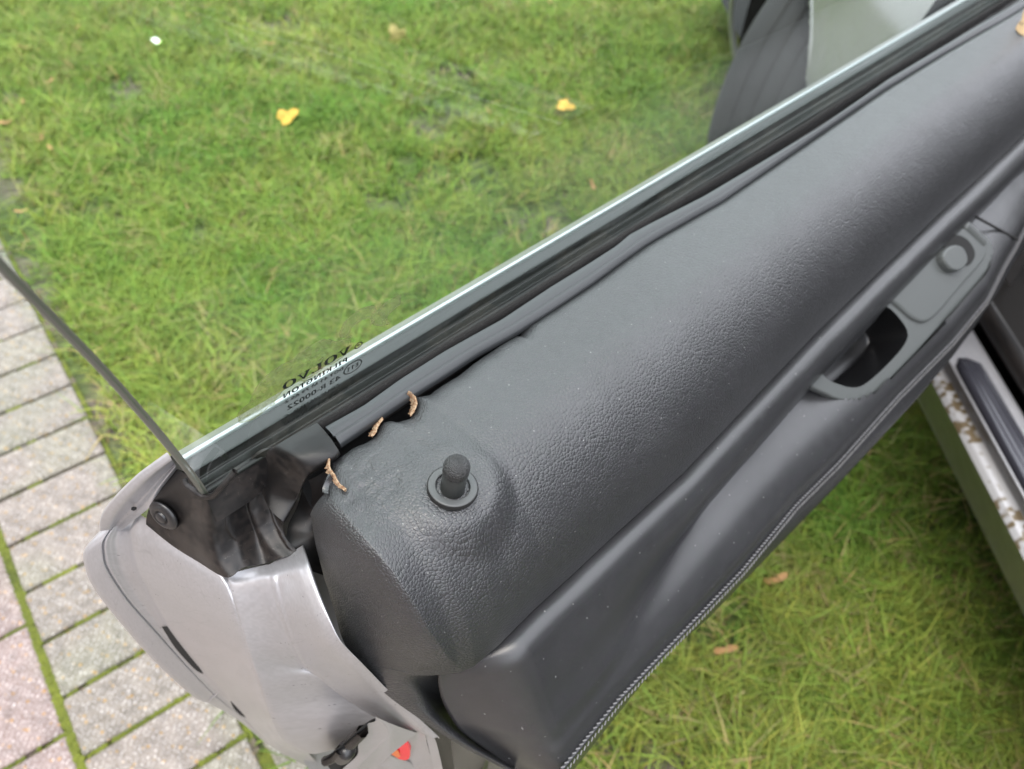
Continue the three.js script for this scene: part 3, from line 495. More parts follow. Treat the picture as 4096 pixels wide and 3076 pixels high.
// ---- window glass
const GK = 0.2, GB = 0.0240;
{
  const rear = [[-0.038, -0.03], [-0.0405, 0.0], [-0.0485, 0.05], [-0.0590, 0.105], [-0.0680, 0.145], [-0.0760, 0.180], [-0.0860, 0.235], [-0.0950, 0.300], [-0.098, 0.40]];
  const top = [[-0.09, 0.425], [0.10, 0.430], [0.42, 0.405], [0.62, 0.340], [0.80, 0.22], [0.95, 0.09], [1.05, -0.03]];
  const sh = new THREE.Shape(); sh.moveTo(...rear[0]); for (const p of new THREE.SplineCurve(rear.map(p => new THREE.Vector2(...p))).getPoints(40)) sh.lineTo(p.x, p.y); for (const p of top) sh.lineTo(...p); sh.closePath();
  const g = new THREE.ShapeGeometry(sh); const P = g.attributes.position; for (let i = 0; i < P.count; i++) { const a = P.getX(i), c = P.getY(i); P.setXYZ(i, a, c, GB + GK * c); } g.computeVertexNormals();
  const glass = part('window_glass', g, M.glass);
  const ep = new THREE.SplineCurve(rear.map(p => new THREE.Vector2(...p))).getPoints(60), rows = [];
  for (const [da, db] of [[0.0016, 0.0003], [-0.0010, -0.0007], [-0.0017, -0.0024], [-0.0012, -0.0042], [0.0012, -0.0050]]) rows.push(ep.map(p => [p.x + da, GB + GK * p.y + db, p.y]));
  part('glass_edge', gridGeo(rows), M.glassEdge, glass);
  // print on the glass, to be read from outside
  const cv = document.createElement('canvas'); cv.width = 1024; cv.height = 820; const x = cv.getContext('2d');
  x.fillStyle = '#000'; x.fillRect(0, 0, 1024, 820); x.fillStyle = '#fff'; x.strokeStyle = '#fff'; x.textBaseline = 'alphabetic';
  const line = (s, f, X, Y, w) => { x.font = f; x.save(); x.translate(X, Y); const m = x.measureText(s).width; x.scale(w / m, 1); x.fillText(s, 0, 0); x.restore(); };
  line('VOLVO', 'bold 150px serif', 170, 150, 800);
  x.lineWidth = 14; x.beginPath(); x.ellipse(75, 120, 44, 40, 0, 0, 7); x.stroke(); line('P', 'bold 64px sans-serif', 58, 142, 40);
  line('PILKINGTON', 'bold 104px sans-serif', 200, 280, 770);
  line('DOT 41 M 79 AS 2', 'bold 72px sans-serif', 250, 385, 700);
  line('43 R-00022', 'bold 112px sans-serif', 290, 520, 640);
  line('TOUGHENED  G', 'bold 78px sans-serif', 300, 640, 680);
  line('MADE IN SWEDEN', 'bold 84px sans-serif', 180, 770, 800);
  x.lineWidth = 16; x.beginPath(); x.ellipse(135, 440, 112, 84, 0, 0, 7); x.stroke(); line('E11', 'bold 96px sans-serif', 55, 474, 160);
  const at = new THREE.CanvasTexture(cv);
  const w = 0.050, h = 0.040, a0 = 0.0035, c0 = 0.008, sheet = (A0, A1, C0, C1, off) => { const q = new THREE.BufferGeometry(); const v = (a, c) => [a, c, GB + GK * c + off]; q.setAttribute('position', new THREE.Float32BufferAttribute([...v(A0, C0), ...v(A1, C0), ...v(A0, C1), ...v(A1, C1)], 3)); q.setAttribute('uv', new THREE.Float32BufferAttribute([1, 0, 0, 0, 1, 1, 0, 1], 2)); q.setIndex([0, 1, 2, 2, 1, 3]); q.computeVertexNormals(); return q; };
  part('printed_marking', sheet(a0, a0 + w, c0, c0 + h, -0.0008), new THREE.MeshStandardMaterial({ color: 0x050505, alphaMap: at, transparent: true, roughness: 0.6, side: THREE.DoubleSide }), glass);
  const dustA = tex(1024, (u, v) => { const q = spB(u, v) * (dustN2(u, v) > 0.5 ? 1 : 0), st = sm(0.72, 0.9, dustN3(u * 0.9 + v * 0.3, v * 0.25)) * sm(0.5, 0.8, dustN(u, v)); return 0.35 * q + 0.08 * st; });
  const du = scaled(dustA, 9, 4), dg = sheet(-0.02, 0.72, 0.01, 0.25, -0.0010);
  part('glass_dust', dg, new THREE.MeshStandardMaterial({ color: new THREE.Color().setRGB(0.5, 0.5, 0.47), alphaMap: du, transparent: true, roughness: 1, side: THREE.DoubleSide }), glass);
  // tide mark of dried dirt round the print
  const blobs = [[0.30, 0.30, 0.17], [0.46, 0.36, 0.15], [0.60, 0.30, 0.10], [0.74, 0.50, 0.115], [0.14, 0.18, 0.09], [0.95, 0.42, 0.12]], holes = [[0.75, 0.42, 0.07], [0.34, 0.10, 0.09], [0.99, 0.34, 0.07]];
  const st = tex(512, (u, v) => { const wv = 0.02 * fbm(u * 14, v * 14, 3, 3); let f = 9; for (const [bx, by, r] of blobs) f = Math.min(f, Math.hypot(u - bx, (v - by) * 0.8) - r + wv); for (const [bx, by, r] of holes) f = Math.max(f, r - Math.hypot(u - bx, (v - by) * 0.8) + wv); const body = f < 0 ? 0.5 * (0.6 + 0.8 * (fbm(u * 30, v * 30, 5, 3) + 0.4)) : 0; const rimv = 0.18 * Math.exp(-Math.pow((f + 0.006) / 0.006, 2)); return clamp(body + rimv, 0, 0.7); });
  st.wrapS = st.wrapT = THREE.ClampToEdgeWrapping;
  const sg = sheet(-0.022, 0.075, 0.027, 0.092, -0.0012); sg.attributes.uv.array.set([0, 0, 1, 0, 0, 1, 1, 1]);
  part('water_stain', sg, new THREE.MeshStandardMaterial({ color: new THREE.Color().setRGB(0.30, 0.29, 0.11), alphaMap: st, transparent: true, roughness: 1, side: THREE.DoubleSide }), glass);
}
// ---- rear corner of the belt: black cap folding into the rubber corner piece
{
  const f = [
    [[1268, 1690, .0025], [1293, 1718, .0040], [1325, 1757, .0040], [1358, 1808, .0015], [1362, 1818, -.006]],
    [[1230, 1712, .0025], [1262, 1752, .0045], [1298, 1795, .0045], [1340, 1832, .0010], [1338, 1843, -.008]],
    [[1180, 1737, .0025], [1216, 1782, .0045], [1252, 1825, .0035], [1290, 1862, -.0010], [1285, 1875, -.010]],
    [[1120, 1772, .0015], [1156, 1812, .0030], [1195, 1855, .0005], [1237, 1893, -.0050], [1232, 1908, -.014]],
    [[1085, 1790, .0000], [1115, 1835, -.0040], [1158, 1880, -.0080], [1212, 1925, -.0110], [1210, 1942, -.018]],
    [[1052, 1806, -.0010], [1076, 1865, -.0130], [1120, 1925, -.0180], [1192, 1965, -.0190], [1194, 1982, -.024]],
    [[1030, 1820, -.0030], [1050, 1890, -.0200], [1092, 1970, -.0250], [1175, 2005, -.0270], [1176, 2022, -.032]],
    [[1010, 1838, -.0060], [1030, 1920, -.0260], [1075, 2030, -.0300], [1130, 2085, -.0330], [1136, 2098, -.038]],
  ].map(r => r.map(q => PC(...q)));
  part('belt_corner_cap', loft(f, 50, 90, { thick: 0.0016 }), M.rubber);
  const B = (l, bs) => l.map((q, k) => PB(...q, bs[k])), Cc = (l, cs) => l.map((q, k) => PC(...q, cs[k]));
  const rails = [
    B([[704, 1876], [655, 1940], [606, 2014], [588, 2060], [584, 2098]], [-.005, -.010, -.014, -.016, -.016]),
    B([[745, 1900], [715, 1965], [690, 2040], [675, 2110], [688, 2182]], [.008, .002, -.003, -.006, -.004]),
    B([[790, 1955], [775, 2020], [768, 2095], [765, 2170], [790, 2246]], [.017, .013, .009, .009, .013]),
    B([[838, 1985], [840, 2070], [846, 2150], [862, 2235], [905, 2310]], [.0225, .022, .0225, .027, .036]),
    Cc([[885, 1935], [905, 2035], [925, 2125], [945, 2205], [975, 2270]], [-.006, -.026, -.040, -.050, -.056]),
    Cc([[952, 1876], [975, 1990], [1000, 2085], [1020, 2165], [1055, 2255]], [-.005, -.028, -.044, -.054, -.060]),
    Cc([[1005, 1842], [1040, 1960], [1068, 2070], [1090, 2150], [1130, 2230]], [-.006, -.026, -.042, -.050, -.054]),
    Cc([[1030, 1832], [1090, 1960], [1130, 2090], [1160, 2160], [1200, 2215]], [-.010, -.030, -.044, -.050, -.054]),
  ];
  part('rubber_corner', loft(rails, 60, 120, { thick: 0.0016, warp: (p, u, v) => { const k = Math.sin(Math.PI * clamp(u)) * sm(0.35, 0.55, v), d = 0.0022 * k * (Math.sin(v * 34 + 3 * fbm(u * 2, v * 2, 1)) * (0.4 + 0.6 * sm(0.4, 0.7, v)) + 0.7 * fbm(u * 4, v * 9, 4, 2)); return [p[0] - d, p[1] + d * 0.4, p[2] + d * 0.3]; } }), M.rubber);
  // push-in clip
  const gp = PB(661, 2057, -0.0065), q1 = PB(700, 2060, -0.0002), q2 = PB(661, 2110, -0.0075);
  const e1 = toL(q1).sub(toL(gp)).normalize(), e2 = toL(q2).sub(toL(gp)), nn = new THREE.Vector3().crossVectors(e1, e2).normalize(); const toCam = V(camL[0], camL[2], camL[1]).sub(toL(gp)); if (nn.dot(toCam) < 0) nn.negate();
  const cl = new THREE.LatheGeometry([[0, 0.0026], [0.0026, 0.0025], [0.0032, 0.0016], [0.0034, 0.0006], [0.0040, 0.0006], [0.0047, 0.0018], [0.0070, 0.0014], [0.0088, 0.0004], [0.0092, -0.0012], [0, -0.0014]].map(p => new THREE.Vector2(...p)), 40);
  const clip = part('push_clip', cl, M.blackPlastic); clip.position.copy(toL(gp)).addScaledVector(nn, 0.0014); clip.quaternion.setFromUnitVectors(V(0, 1, 0), nn);
  // torn rubber rim round the foot of the glass
  part('torn_rubber_rim', tubeL([PB(736, 1915, 0.012), PB(744, 1938, 0.014), PB(775, 1962, 0.018), PB(812, 1984, 0.022), PB(850, 1984, 0.027), PB(884, 1950, 0.032), PB(940, 1885, 0.034)], 0.0016, 60, 8), M.rubber);
  // dark throat between flap and leather
  part('dark_throat', loft([[[1215, 1930, -.03], [1290, 1890, -.025], [1350, 1830, -.02]], [[1190, 2020, -.045], [1262, 2010, -.04], [1330, 1950, -.03]], [[1150, 2110, -.05], [1240, 2110, -.05], [1320, 2060, -.05]], [[1150, 2200, -.052], [1250, 2180, -.055], [1330, 2160, -.06]], [[1180, 2260, -.06], [1290, 2300, -.075], [1360, 2320, -.09]]].map(r => r.map(q => PC(...q, 0.004))), 20, 30), M.rubber);
}
// ---- painted shell at the rear end
{
  const b6 = [-.002, -.010, -.018, -.032, -.044, -.052];
  const o0 = [[668, 1809], [600, 1858], [540, 1905], [453, 1992], [404, 2063], [398, 2124]].map((q, k) => PB(...q, b6[k], 0.0035));
  const o0b = [[676, 1818], [606, 1866], [546, 1913], [460, 2000], [411, 2068], [405, 2124]].map((q, k) => PB(...q, b6[k] + 0.0015));
  const o1 = [[688, 1840], [622, 1888], [562, 1938], [485, 2022], [446, 2082], [438, 2120]].map((q, k) => PB(...q, b6[k] + 0.004));
  const o2 = [[699, 1856], [638, 1915], [584, 1975], [512, 2046], [470, 2094], [452, 2124]].map((q, k) => PB(...q, b6[k] + 0.006, 0.014));
  const o2b = [[703, 1864], [645, 1935], [596, 1998], [535, 2058], [490, 2100], [465, 2126]].map((q, k) => PB(...q, b6[k] + 0.010, 0.013));
  const o3 = [[708, 1878], [652, 1950], [604, 2022], [572, 2052], [530, 2085], [490, 2120]].map((q, k) => PB(...q, [-.004, -.010, -.014, -.018, -.027, -.036][k], 0.001));
  part('door_shoulder', loft([o0, o0b, o1, o2, o2b, o3], 50, 50), M.paint);
  part('paint_chip', loft([[PB(525, 2030, -.026, .004), PB(535, 2026, -.026, .004), PB(547, 2030, -.025, .004)], [PB(524, 2040, -.026, .004), PB(535, 2043, -.025, .004), PB(546, 2038, -.024, .004)]], 8, 4), M.voidBlack);

  const K0 = [[400, 2122], [338, 2198], [338, 2262], [375, 2353], [496, 2509], [637, 2665], [775, 2787], [852, 2822], [960, 2886], [1079, 2983], [1187, 3045], [1330, 3115]];
  const K2 = [[447, 2112], [416, 2165], [416, 2218], [433, 2278], [511, 2397], [624, 2524], [740, 2655], [854, 2775], [960, 2862], [1050, 2950], [1140, 3020], [1295, 3095]];
  const K4 = [[559, 2058], [536, 2135], [548, 2220], [572, 2300], [622, 2400], [692, 2520], [782, 2638], [872, 2740], [952, 2830], [1050, 2938], [1133, 3010], [1262, 3044]];
  const K5 = [[905, 2293], [916, 2335], [930, 2385], [946, 2440], [965, 2505], [986, 2575], [1010, 2650], [1036, 2730], [1065, 2815], [1095, 2895], [1140, 2965], [1235, 3015]];
  const L2 = (A, B, t) => A.map((p, k) => [mix(p[0], B[k][0], t), mix(p[1], B[k][1], t)]);
  const r = (A, b, e = 0) => A.map((q, k) => PB(...q, typeof b === 'function' ? b(k) : b, e));
  const B5 = [.028, .034, .039, .043, .047, .050, .052, .053, .053, .053, .052, .05];
  const rail = [r(K0, -.0605, .006), r(L2(K0, K2, .10), -.0585, .001), r(L2(K0, K2, .35), -.0560), r(L2(K0, K2, .75), -.0525), r(L2(K0, K2, .93), -.0515), r(L2(K0, K2, 1.0), -.0500, .0045), r(L2(K2, K4, .06), -.0490, .001), r(L2(K2, K4, .24), -.0470, .003), r(L2(K2, K4, .50), -.0420, .0085), r(L2(K2, K4, .78), -.0345, .0075), r(K4, -.0280), r(L2(K4, K5, .25), k => mix(-.028, B5[k], .24)), r(L2(K4, K5, .5), k => mix(-.028, B5[k], .5)), r(L2(K4, K5, .75), k => mix(-.028, B5[k], .76)), r(L2(K4, K5, .93), k => mix(-.028, B5[k], .95)), r(K5, k => B5[k])];

  part('shut_face_outer', loft(rail, 90, 150, { flip: true }), M.paint);
  // hem slots
  part('drain_slot', loft([[[646, 2506], [664, 2535], [706, 2598], [780, 2678], [818, 2698]], [[672, 2505], [690, 2527], [740, 2588], [806, 2662], [828, 2684]]].map((l, i) => l.map(q => PB(...q, i ? -.0335 : -.0395, i ? 0.003 : 0.006))), 24, 4), M.voidBlack);
  part('drain_slot', loft([[[921, 2804], [936, 2835], [964, 2862], [992, 2874]], [[930, 2800], [948, 2825], [974, 2852], [996, 2870]]].map((l, i) => l.map(q => PB(...q, i ? -.033 : -.0355, -0.0006))), 24, 4), M.voidBlack);
  part('hem_sealer', tubeL([PB(838, 2806, -.0555, -.0003), PB(856, 2786, -.0515, -.0003), PB(878, 2768, -.046, -.0003), PB(900, 2758, -.041, -.0003)], 0.0009, 20, 6), M.paint);
  // inner face: crease A -> raised seam (crease B) -> edge beside the leather
  const F5 = K5.slice(0, 12), F6 = [[1080, 2256], [1092, 2310], [1106, 2380], [1125, 2450], [1150, 2530], [1176, 2602], [1215, 2668], [1275, 2706], [1385, 2793], [1492, 2860], [1580, 2898], [1662, 2930]];
  const F7 = [[1205, 2186], [1230, 2255], [1256, 2335], [1288, 2420], [1320, 2495], [1352, 2560], [1392, 2608], [1445, 2662], [1530, 2750], [1610, 2830], [1690, 2900], [1750, 2958]];
  const a6 = [-.028, -.032, -.0350, -.0370, -.0380, -.0382, -.0360, -.0315, -.022, -.014, -.0075, -.001], a7 = [-.012, -.017, -.021, -.0245, -.027, -.028, -.0265, -.0235, -.0165, -.0095, -.003, .002];
  const p5 = r(F5, k => B5[k]), p6 = F6.map((q, k) => PA(...q, a6[k])), p7 = F7.map((q, k) => PA(...q, a7[k]));
  // lower edge of this face runs along the latch opening
  const cut = [[1235, 3015], [1293, 3040], [1330, 3010], [1400, 2950], [1467, 2893], [1500, 2874], [1545, 2905], [1600, 2925], [1662, 2930]];
  const midR = (A, B, t, dx) => A.map((p, k) => { const q = [0, 1, 2].map(m => mix(p[m], B[k][m], t)); q[0] += dx; return q; });
  const bulge = -0.0022;
  const faceRails = [p5, midR(p5, p6, .12, bulge * 0.9), midR(p5, p6, .35, bulge * 0.4), midR(p5, p6, .6, 0), midR(p5, p6, .86, 0), midR(p5, p6, .93, 0), midR(p5, p6, 1, -0.0004), midR(p6, p7, .05, -0.0003), midR(p6, p7, .12, 0.0004), midR(p6, p7, .3, 0.0003), midR(p6, p7, .62, -0.0004), midR(p6, p7, .82, -0.0004), midR(p6, p7, .94, 0.002), F7.map((q, k) => PA(q[0] + 7, q[1] - 2, a7[k], 0.014))];
  // keep faces outside the latch opening
  const project = p => { const w = O.clone().addScaledVector(D, p[0]).addScaledVector(Nn, p[1]).addScaledVector(Uu, p[2]).sub(camera.position), z = w.dot(cf); return [2048 + FPX * w.dot(cr) / z, 1538 - FPX * w.dot(cu) / z]; };
  part('shut_face_inner', loft(faceRails, 110, 120, { flip: true }), M.paint);
  // below: the latch opening and the strip right of it
  const A = (px, py) => interp([[1230, -.058], [1293, -.050], [1400, -.036], [1500, -.022], [1560, -.016], [1670, -.002], [1760, .004]], px);
  const P = (px, py, e = 0) => PA(px, py, A(px, py), e);
  part('latch_opening_frame', loft([[[1500, 2866], [1530, 2880], [1590, 2905], [1664, 2931]], [[1540, 2902], [1570, 2925], [1610, 2950], [1645, 2952]], [[1553, 2935], [1565, 2960], [1585, 2985], [1605, 2985]], [[1536, 2968], [1540, 3000], [1548, 3020], [1560, 3022]], [[1472, 3027], [1490, 3050], [1505, 3068], [1512, 3070]], [[1400, 3100], [1420, 3120], [1440, 3130], [1450, 3135]]].map(l => l.map(q => P(...q))), 20, 40, { flip: true }), M.paint);
  part('latch_dish', loft([[[1467, 2893], [1473, 2920], [1466, 2945], [1434, 2977], [1428, 3022], [1370, 3076], [1350, 3110]].map(q => P(...q, .012)), [[1485, 2890], [1498, 2925], [1490, 2955], [1460, 2990], [1445, 3030], [1392, 3080], [1372, 3112]].map(q => P(...q, .0075)), [[1505, 2882], [1530, 2915], [1525, 2950], [1495, 2985], [1460, 3030], [1410, 3082], [1388, 3110]].map(q => P(...q, .003)), [[1502, 2868], [1541, 2903], [1554, 2935], [1537, 2968], [1473, 3027], [1423, 3078], [1400, 3104]].map(q => P(...q, -.0002))], 40, 24, { flip: true }), M.paint);
  part('latch_cavity', loft([[[1289, 3042], [1328, 3010], [1400, 2950], [1467, 2890], [1500, 2872]].map(q => P(...q, .0005)), [[1300, 3050], [1340, 3025], [1410, 2970], [1475, 2905], [1500, 2885]].map(q => P(...q, .02)), [[1330, 3090], [1380, 3075], [1430, 3020], [1445, 2985], [1480, 2920]].map(q => P(...q, .024)), [[1350, 3110], [1372, 3078], [1430, 3022], [1436, 2978], [1475, 2920]].map(q => P(...q, .012))], 30, 20), M.voidBlack);
  const lp = P(1378, 3010, .006), lq = P(1345, 3052, .006), latch = part('latch_claw', new THREE.CapsuleGeometry(0.0062, 0.012, 6, 16), M.blackPlastic); latch.position.copy(toL(lp)); latch.quaternion.setFromUnitVectors(V(0, 1, 0), toL(P(1420, 2965, .006)).sub(toL(lq)).normalize());
  part('latch_pin', tubeL([P(1300, 3046, .002), P(1335, 3030, .004), P(1362, 3000, .006)], 0.0032, 12, 8), M.rubber, latch);
  part('latch_spring', tubeL([P(1400, 2975, .006), P(1425, 2950, .006), P(1450, 2925, .007)], 0.0040, 12, 8), M.rubber, latch);
  // recess with the red door-open lamp, its glow put into the colour
  part('lamp_recess', loft([[[1662, 2929], [1680, 2929], [1698, 2932]], [[1600, 2985], [1660, 2990], [1712, 2990]], [[1560, 3022], [1645, 3040], [1728, 3040]], [[1500, 3078], [1620, 3100], [1745, 3110]]].map((l, i) => l.map((q, k) => P(...q, [.004, .012, .014, .016][i] - (k === 2 ? .008 : 0)))), 20, 24, { flip: true }), M.paint);
  part('shut_face_lower', loft([[[1664, 2930], [1690, 2920], [1735, 2945]], [[1698, 2932], [1712, 2945], [1748, 2980]], [[1714, 2990], [1730, 3010], [1765, 3050]], [[1745, 3110], [1760, 3120], [1785, 3140]]].map((l, i) => l.map((q, k) => P(...q, i === 0 ? 0 : .003))), 16, 24, { flip: true }), M.paint);
  part('lamp_ledge', loft([[[1562, 3020], [1600, 3038], [1640, 3050], [1665, 3080]], [[1515, 3062], [1560, 3075], [1620, 3090], [1650, 3110]]].map((l, i) => l.map(q => P(...q, i ? .004 : .011))), 20, 6, { flip: true }), M.paint);
  const lampM = new THREE.MeshPhysicalMaterial({ color: new THREE.Color().setRGB(0.80, 0.008, 0.03), roughness: 0.25});  // bright red colour stands in for the lit lamp
  const lampL = [[[1563, 3017], [1590, 2992], [1612, 2970], [1624, 2964]], [[1580, 3026], [1605, 3000], [1622, 2980], [1632, 2976]], [[1600, 3038], [1620, 3015], [1634, 3000], [1640, 3000]], [[1618, 3042], [1632, 3038], [1638, 3030], [1641, 3018]]];
  const lamp = part('red_door_lamp', loft(lampL.map((l, i) => l.map((q, k) => P(...q, .010 - 0.004 * Math.sin(Math.PI * (i + 0.5) / 4) - .001 * k))), 16, 16, { flip: true, thick: 0.004 }), lampM); lamp.userData.label = 'small red door-open lamp with its glow in the colour';
  part('lamp_prism', loft([[[1566, 3016], [1582, 3003], [1592, 3000]], [[1578, 3024], [1590, 3016], [1598, 3014]], [[1592, 3032], [1598, 3028], [1601, 3026]]].map(l => l.map(q => P(...q, .0015))), 10, 10, { flip: true }), new THREE.MeshPhysicalMaterial({ color: new THREE.Color().setRGB(0.75, 0.16, 0.04), roughness: 0.15 }), lamp);  // orange of the lit lamp, as plain colour
}
// ---- outer skin of the door (away from the camera)
part('outer_skin', extrudeSection([[-0.0030, -0.004], [-0.012, -0.012], [-0.035, -0.035], [-0.052, -0.065], [-0.062, -0.11], [-0.068, -0.20], [-0.066, -0.33], [-0.055, -0.47], [-0.030, -0.60], [0.0, -0.64]], -0.035, 1.10, 40, { flip: true }), M.paint);

// ---- lock button
{
  const base = toL([PIN[0], PIN[1], pinBaseC + 0.0004]), axis = V(0.10, 0.985, 0.07).normalize(), q = new THREE.Quaternion().setFromUnitVectors(V(0, 1, 0), axis);
  const seat = m => { m.position.copy(base); m.quaternion.copy(q); };
  const lathe = (p, n = 48) => new THREE.LatheGeometry(p.map(v => new THREE.Vector2(...v)), n);
  seat(part('lock_bezel', lathe([[0.0083, -0.007], [0.0083, -0.0006], [0.0085, -0.0002], [0.0090, 0.0000], [0.0113, -0.0001], [0.0119, -0.0003], [0.0122, -0.0009], [0.0122, -0.003]]), M.bezel));
  seat(part('lock_bezel_hole', lathe([[0, -0.0065], [0.0085, -0.0062]]), M.voidBlack));
  seat(part('lock_bezel_gap', lathe([[0.0121, -0.0006], [0.01245, -0.0007], [0.01245, -0.003]]), M.voidBlack));
  seat(part('lock_stem', lathe([[0.0060, -0.006], [0.0060, 0.0], [0.0059, 0.0098], [0.0061, 0.0104]]), M.stem));
  const capPts = [[0.0061, 0.0101], [0.00635, 0.0106], [0.00645, 0.0112]]; for (let k = 0; k <= 14; k++) { const t = k / 14 * Math.PI / 2; capPts.push([0.00645 * Math.pow(Math.cos(t), 0.85), 0.0142 + 0.0056 * Math.sin(t)]); }
  seat(part('lock_cap', lathe(capPts), new THREE.MeshPhysicalMaterial({ color: new THREE.Color().setRGB(0.03, 0.03, 0.031), roughness: 0.28, bumpMap: scaled(leatherH, 0.6, 0.25), bumpScale: 0.0008 })));
}
// ---- torn foam and backing: ragged strips along the tears
{
  const ragged = (edge, inner, n) => { const E = edge.map(q => PC(q[0], q[1], q[2])), I = inner.map(q => PC(q[0], q[1], q[2])), G = []; const R = 9, S = 40;
    for (let i = 0; i < R; i++) { const t = i / (R - 1), row = []; for (let j = 0; j < S; j++) { const u = j / (S - 1), e = cat(E, u), q = cat(I, u), rag = t * (0.75 + 0.7 * fbm(u * 14 + n, n, 2, 3)), p = [0, 1, 2].map(k => mix(e[k], q[k], rag)); const h = 0.0016 * Math.sin(Math.PI * Math.min(1, t + 0.15)) + 0.0011 * fbm(p[0] * 700, p[1] * 700, n, 3); p[2] += h; row.push(p); } G.push(row); }
    return gridGeo(G, { thick: 0.0009 }); };
  part('torn_foam', ragged([[1487, 1752, -.0035], [1504, 1735, -.003], [1515, 1708, -.003], [1534, 1680, -.004]], [[1472, 1734, -.007], [1480, 1716, -.007], [1490, 1694, -.007], [1520, 1664, -.008]], 1), M.foam);
  part('torn_foam', ragged([[1642, 1668, -.0035], [1659, 1645, -.003], [1669, 1617, -.0025], [1662, 1590, -.002], [1636, 1573, .000]], [[1630, 1652, -.008], [1634, 1636, -.008], [1638, 1618, -.007], [1632, 1604, -.006], [1620, 1584, -.003]], 5), M.foam);
  part('torn_foam', ragged([[1322, 1840, .0015], [1322, 1872, .0015], [1340, 1900, .0015], [1356, 1930, .001], [1384, 1966, .0006]], [[1300, 1850, -.001], [1294, 1884, -.0015], [1316, 1914, -.001], [1340, 1942, -.0003], [1380, 1969, .0004]], 9), M.foam);
  part('torn_flap', loft([[[1322, 1898, .0035], [1306, 1920, .002], [1292, 1945, .0005], [1288, 1968, -.001]], [[1332, 1915, .0005], [1322, 1932, .000], [1315, 1950, .000], [1312, 1975, .000]]].map(l => l.map(q => PC(...q))), 14, 8, { thick: 0.0012 }), M.smoothHide);
}
M.softTop = new THREE.MeshStandardMaterial({ color: new THREE.Color().setRGB(0.012, 0.012, 0.013), roughness: 0.9, side: THREE.DoubleSide });
// ================================================================= unseen brick house, added behind the camera to darken and redden door faces
{
  const house = new THREE.Group(); house.name = 'added_brick_house'; const [hx, hz] = pv(-4.2, 12); house.position.set(hx, 0, hz); house.rotation.y = TH;
  setU(house, 'added brick house out of view, there to darken and redden the door', 'house'); scene.add(house);
  const brickM = new THREE.MeshStandardMaterial({ map: scaled(tex(512, (u, v) => { const r = Math.floor(v * 13.33), x = (u * 4.44 + (r % 2) * 0.5) % 1, y = (v * 13.33) % 1, m = x < 0.045 || y < 0.13, k = 0.75 + 0.5 * dustN3(u, v) * dustN2(u, v) * 2; return m ? [toS(0.30), toS(0.27), toS(0.23)] : [toS(0.24 * k), toS(0.14 * k), toS(0.10 * k)]; }, { srgb: true }), 1), roughness: 0.9 });
  const bx = (n, w, h, l, x, y, z, m) => { const g = new THREE.BoxGeometry(w, h, l); const P = g.attributes.position, T = g.attributes.uv; for (let i = 0; i < P.count; i++) T.setXY(i, (P.getZ(i) + P.getX(i)), P.getY(i)); g.translate(x, y, z); return mesh(n, g, m, house); };
  const white = new THREE.MeshStandardMaterial({ color: new THREE.Color().setRGB(0.7, 0.7, 0.68), roughness: 0.5 });
  bx('wall', 0.3, 5.2, 11, -0.15, 2.6, 0, brickM);
  for (const z of [-3, 2.4]) for (const y of [1.5, 3.9]) { bx('window_frame', 0.1, 1.25, 1.5, 0.02, y, z, white); bx('window_pane', 0.02, 1.1, 1.34, 0.075, y, z, M.blackPlastic); }
  bx('front_door', 0.08, 2.05, 0.9, 0.03, 1.03, -0.3, white); bx('gutter', 0.14, 0.12, 11.2, 0.1, 5.2, 0, white);
}
